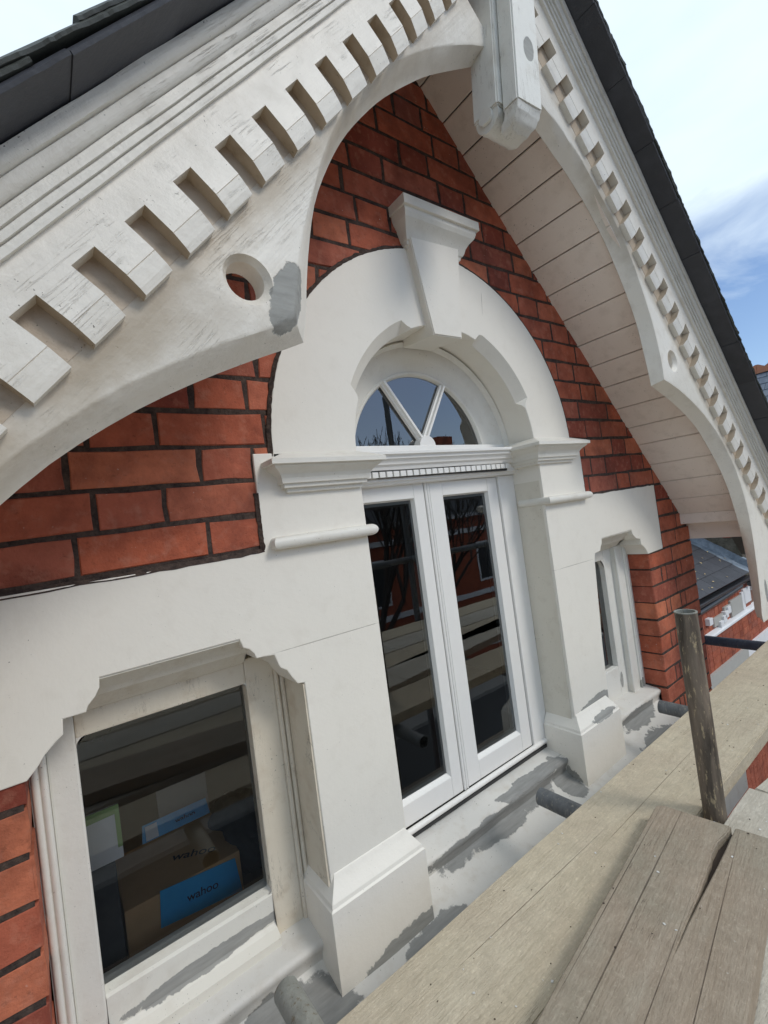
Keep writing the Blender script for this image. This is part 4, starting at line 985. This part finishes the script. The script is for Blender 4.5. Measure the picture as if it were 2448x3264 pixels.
for i in range(25):
    s = i * .06; w = .008 * mnoise.noise(Vector((i * .5, 0, 0)))
    rs.append([tuple(lead_pt(s, .13 + w, .014)), tuple(lead_pt(s, .02, .02 + w)), tuple(lead_pt(s, .004, .10 + w)), tuple(lead_pt(s, -.03, .105)), tuple(lead_pt(s, -.03, .0)), tuple(lead_pt(s, .16, .006))])
rings(bm, rs); finish('lead_flashing', bm, M['lead'], rf, 50)
bm = bmesh.new()
rings(bm, [[(x, NY + .045, -1.42), (x, NY + .045, -1.27), (x, NY + 1.75, -.16), (x, NY + 1.75, -1.42)] for x in (4.6, 7.34)]); finish('roof_deck', bm, M['dark'], rf)
pw = box('party_wall', (7.36, 7.75, NY + .01, NY + 3.0, -1.45, 1.4), M['moss'], nb)
for i in range(28):
    z1 = 1.35 - i * .078; w = .22 if i % 2 == 0 else .33
    box('brick', (7.352, 7.352 + w, NY - .012, NY + .2, z1 - .073, z1), M['brick_far'], pw); box('brick', (7.36 + w, 7.76, NY - .012, NY + .2, z1 - .073, z1), M['brick_far'], pw)
bm = bmesh.new(); rl = random.Random(4)
for _ in range(44):                                           # fallen leaves lying on the slates
    s = rl.uniform(.02, 1.2); x = rl.uniform(5.5, 7.25); c = Vector((x, 0, 0)) + Vector((0, NY - .08, -1.275)) + d_ * s + nn * .018
    a = rl.uniform(0, 6.28); u = Vector((math.cos(a), 0, 0)) + d_ * math.sin(a); v = nn.cross(u).normalized(); l = rl.uniform(.008, .022)
    add_pts = [c - u * l, c + v * l * .45 + nn * .006, c + u * l, c - v * l * .45 + nn * .004]
    bm.faces.new([bm.verts.new(p) for p in add_pts])
o = finish('fallen_leaves', bm, M['leaf']); tag(o, 'yellow fallen leaves scattered on the neighbouring bay roof', 'leaves', kind='stuff')

# ================================================================== far roof with crested ridge
fh = empty('ridge_roof_house', (15, 3, GZ), 'far slate roofed house with a scalloped terracotta ridge at the right edge', 'house')
fr = empty('roof', (0, 0, 0), None, None); fr.parent = fh; fr.matrix_parent_inverse = Matrix.Translation(fh.location).inverted()
RXX, RZ = 14.0, 2.36; pr_ = math.radians(48)
dd = Vector((-math.cos(pr_), 0, -math.sin(pr_))); nn2 = Vector((-math.sin(pr_), 0, math.cos(pr_)))
for i in range(11):
    a = Vector((RXX, 0, RZ)) + dd * (i * .23); y = -.6 + (.13 if i % 2 else 0)
    while y < 4.4:
        bm = bmesh.new()
        rings(bm, [[tuple(a + Vector((0, yy, 0)) + dd * u + nn2 * v) for u, v in ((0, 0), (.24, .014), (.24, .004), (0, -.01))] for yy in (y + .003, y + .257)])
        finish('slate', bm, M['slate_far'], fr); y += .26
bm = bmesh.new()
rings(bm, [[(14.02, y, 2.33), (12.2, y, .32), (15.8, y, .32)] for y in (-.6, 4.4)]); finish('roof_core', bm, M['slate'], fr)
for i in range(16):
    y0 = -.6 + i * .31; bm = bmesh.new(); n = 12; sc = []
    for k in range(n + 1): sc.append((y0 + .304 * k / n, 2.46 + .075 * abs(math.cos(math.pi * k / n)) ** 1.4))
    rings(bm, [[(x, y, z) for y, z in [(y0, 2.34)] + sc + [(y0 + .304, 2.34)]] for x in (13.97, 14.03)])
    bmesh.ops.triangulate(bm, faces=[f for f in bm.faces if len(f.verts) > 4])
    add_box(bm, 13.90, 14.10, y0, y0 + .304, 2.31, 2.36); finish('ridge_tile', bm, M['terracotta'], fr)
box('wall', (12.4, 15.6, -.5, 4.3, GZ, .34), M['brick_far'], fh)

# ================================================================== across the street (seen only mirrored in the panes)
def opposite(x, idx, lab):
    h = empty('street_house', (x, -16, GZ), lab, 'house', 'terraced houses across the street')
    def B(n, b, mt, bev=0): return box(n, (x + b[0], x + b[1], b[2], b[3], b[4], b[5]), M[mt], h, bev=bev)
    B('wall', (-3.2, 3.2, -20, -14.0, GZ, -.2), 'brick_far')
    for z in (-4.1, -1.05): B('string_course', (-3.2, 3.2, -14.05, -13.93, z, z + .22), 'white')
    B('eaves', (-3.25, 3.25, -14.1, -13.7, -.3, -.05), 'white')
    for wx in (-1.7, 1.5):
        for z in (-3.5, -6.6):
            w_ = B('window', (wx - .6, wx + .6, -14.02, -13.97, z, z + 1.9), 'white')
            box('pane', (x + wx - .5, x + wx + .5, -13.975, -13.965, z + .1, z + 1.8), M['dark'], w_)
    bm = bmesh.new(); rings(bm, [[(xx, -13.6, -.1), (xx, -17, 3.0), (xx, -20.4, -.1)] for xx in (x - 3.25, x + 3.25)]); finish('roof', bm, M['slate'], h)
    B('chimney', (2.0, 3.0, -17.6, -16.6, 2.0, 4.2), 'brick_far')
opposite(-4, 0, 'brick terraced house across the street, left of the row'); opposite(2.6, 1, 'brick terraced house across the street, second in the row')
opposite(9.2, 2, 'brick terraced house across the street, third in the row'); opposite(15.8, 3, 'brick terraced house across the street, right of the row')
def bare_tree(x, y, seed, lab, H):
    tr = empty('bare_tree', (x, y, GZ), lab, 'tree', 'bare street trees across the road'); r = random.Random(seed)
    bm = bmesh.new(); add_tube(bm, (x, y, GZ), (x, y, GZ + H * .35), .16, 10); finish('trunk', bm, M['bark'], tr, 50)
    bm = bmesh.new()
    def grow(p, d, l, rad, dep):
        q = p + d * l; add_tube(bm, p, q, rad, 5 if dep < 3 else 3, cap=False)
        if dep == 6: return
        for _ in range(3 if dep < 4 else 2):
            nd = (d + Vector((r.uniform(-.55, .55), r.uniform(-.55, .55), r.uniform(-.1, .45)))).normalized()
            grow(q, nd, l * r.uniform(.68, .86), rad * .64, dep + 1)
    for _ in range(4): grow(Vector((x, y, GZ + H * .33)), Vector((r.uniform(-.5, .5), r.uniform(-.5, .5), 1)).normalized(), H * .17, .075, 1)
    finish('branches', bm, M['bark'], tr)
bare_tree(7.2, -9.5, 2, 'bare branched street tree across the road, nearer one', 10.5)
bare_tree(10.5, -10.5, 5, 'bare branched street tree across the road, farther one', 9.5)
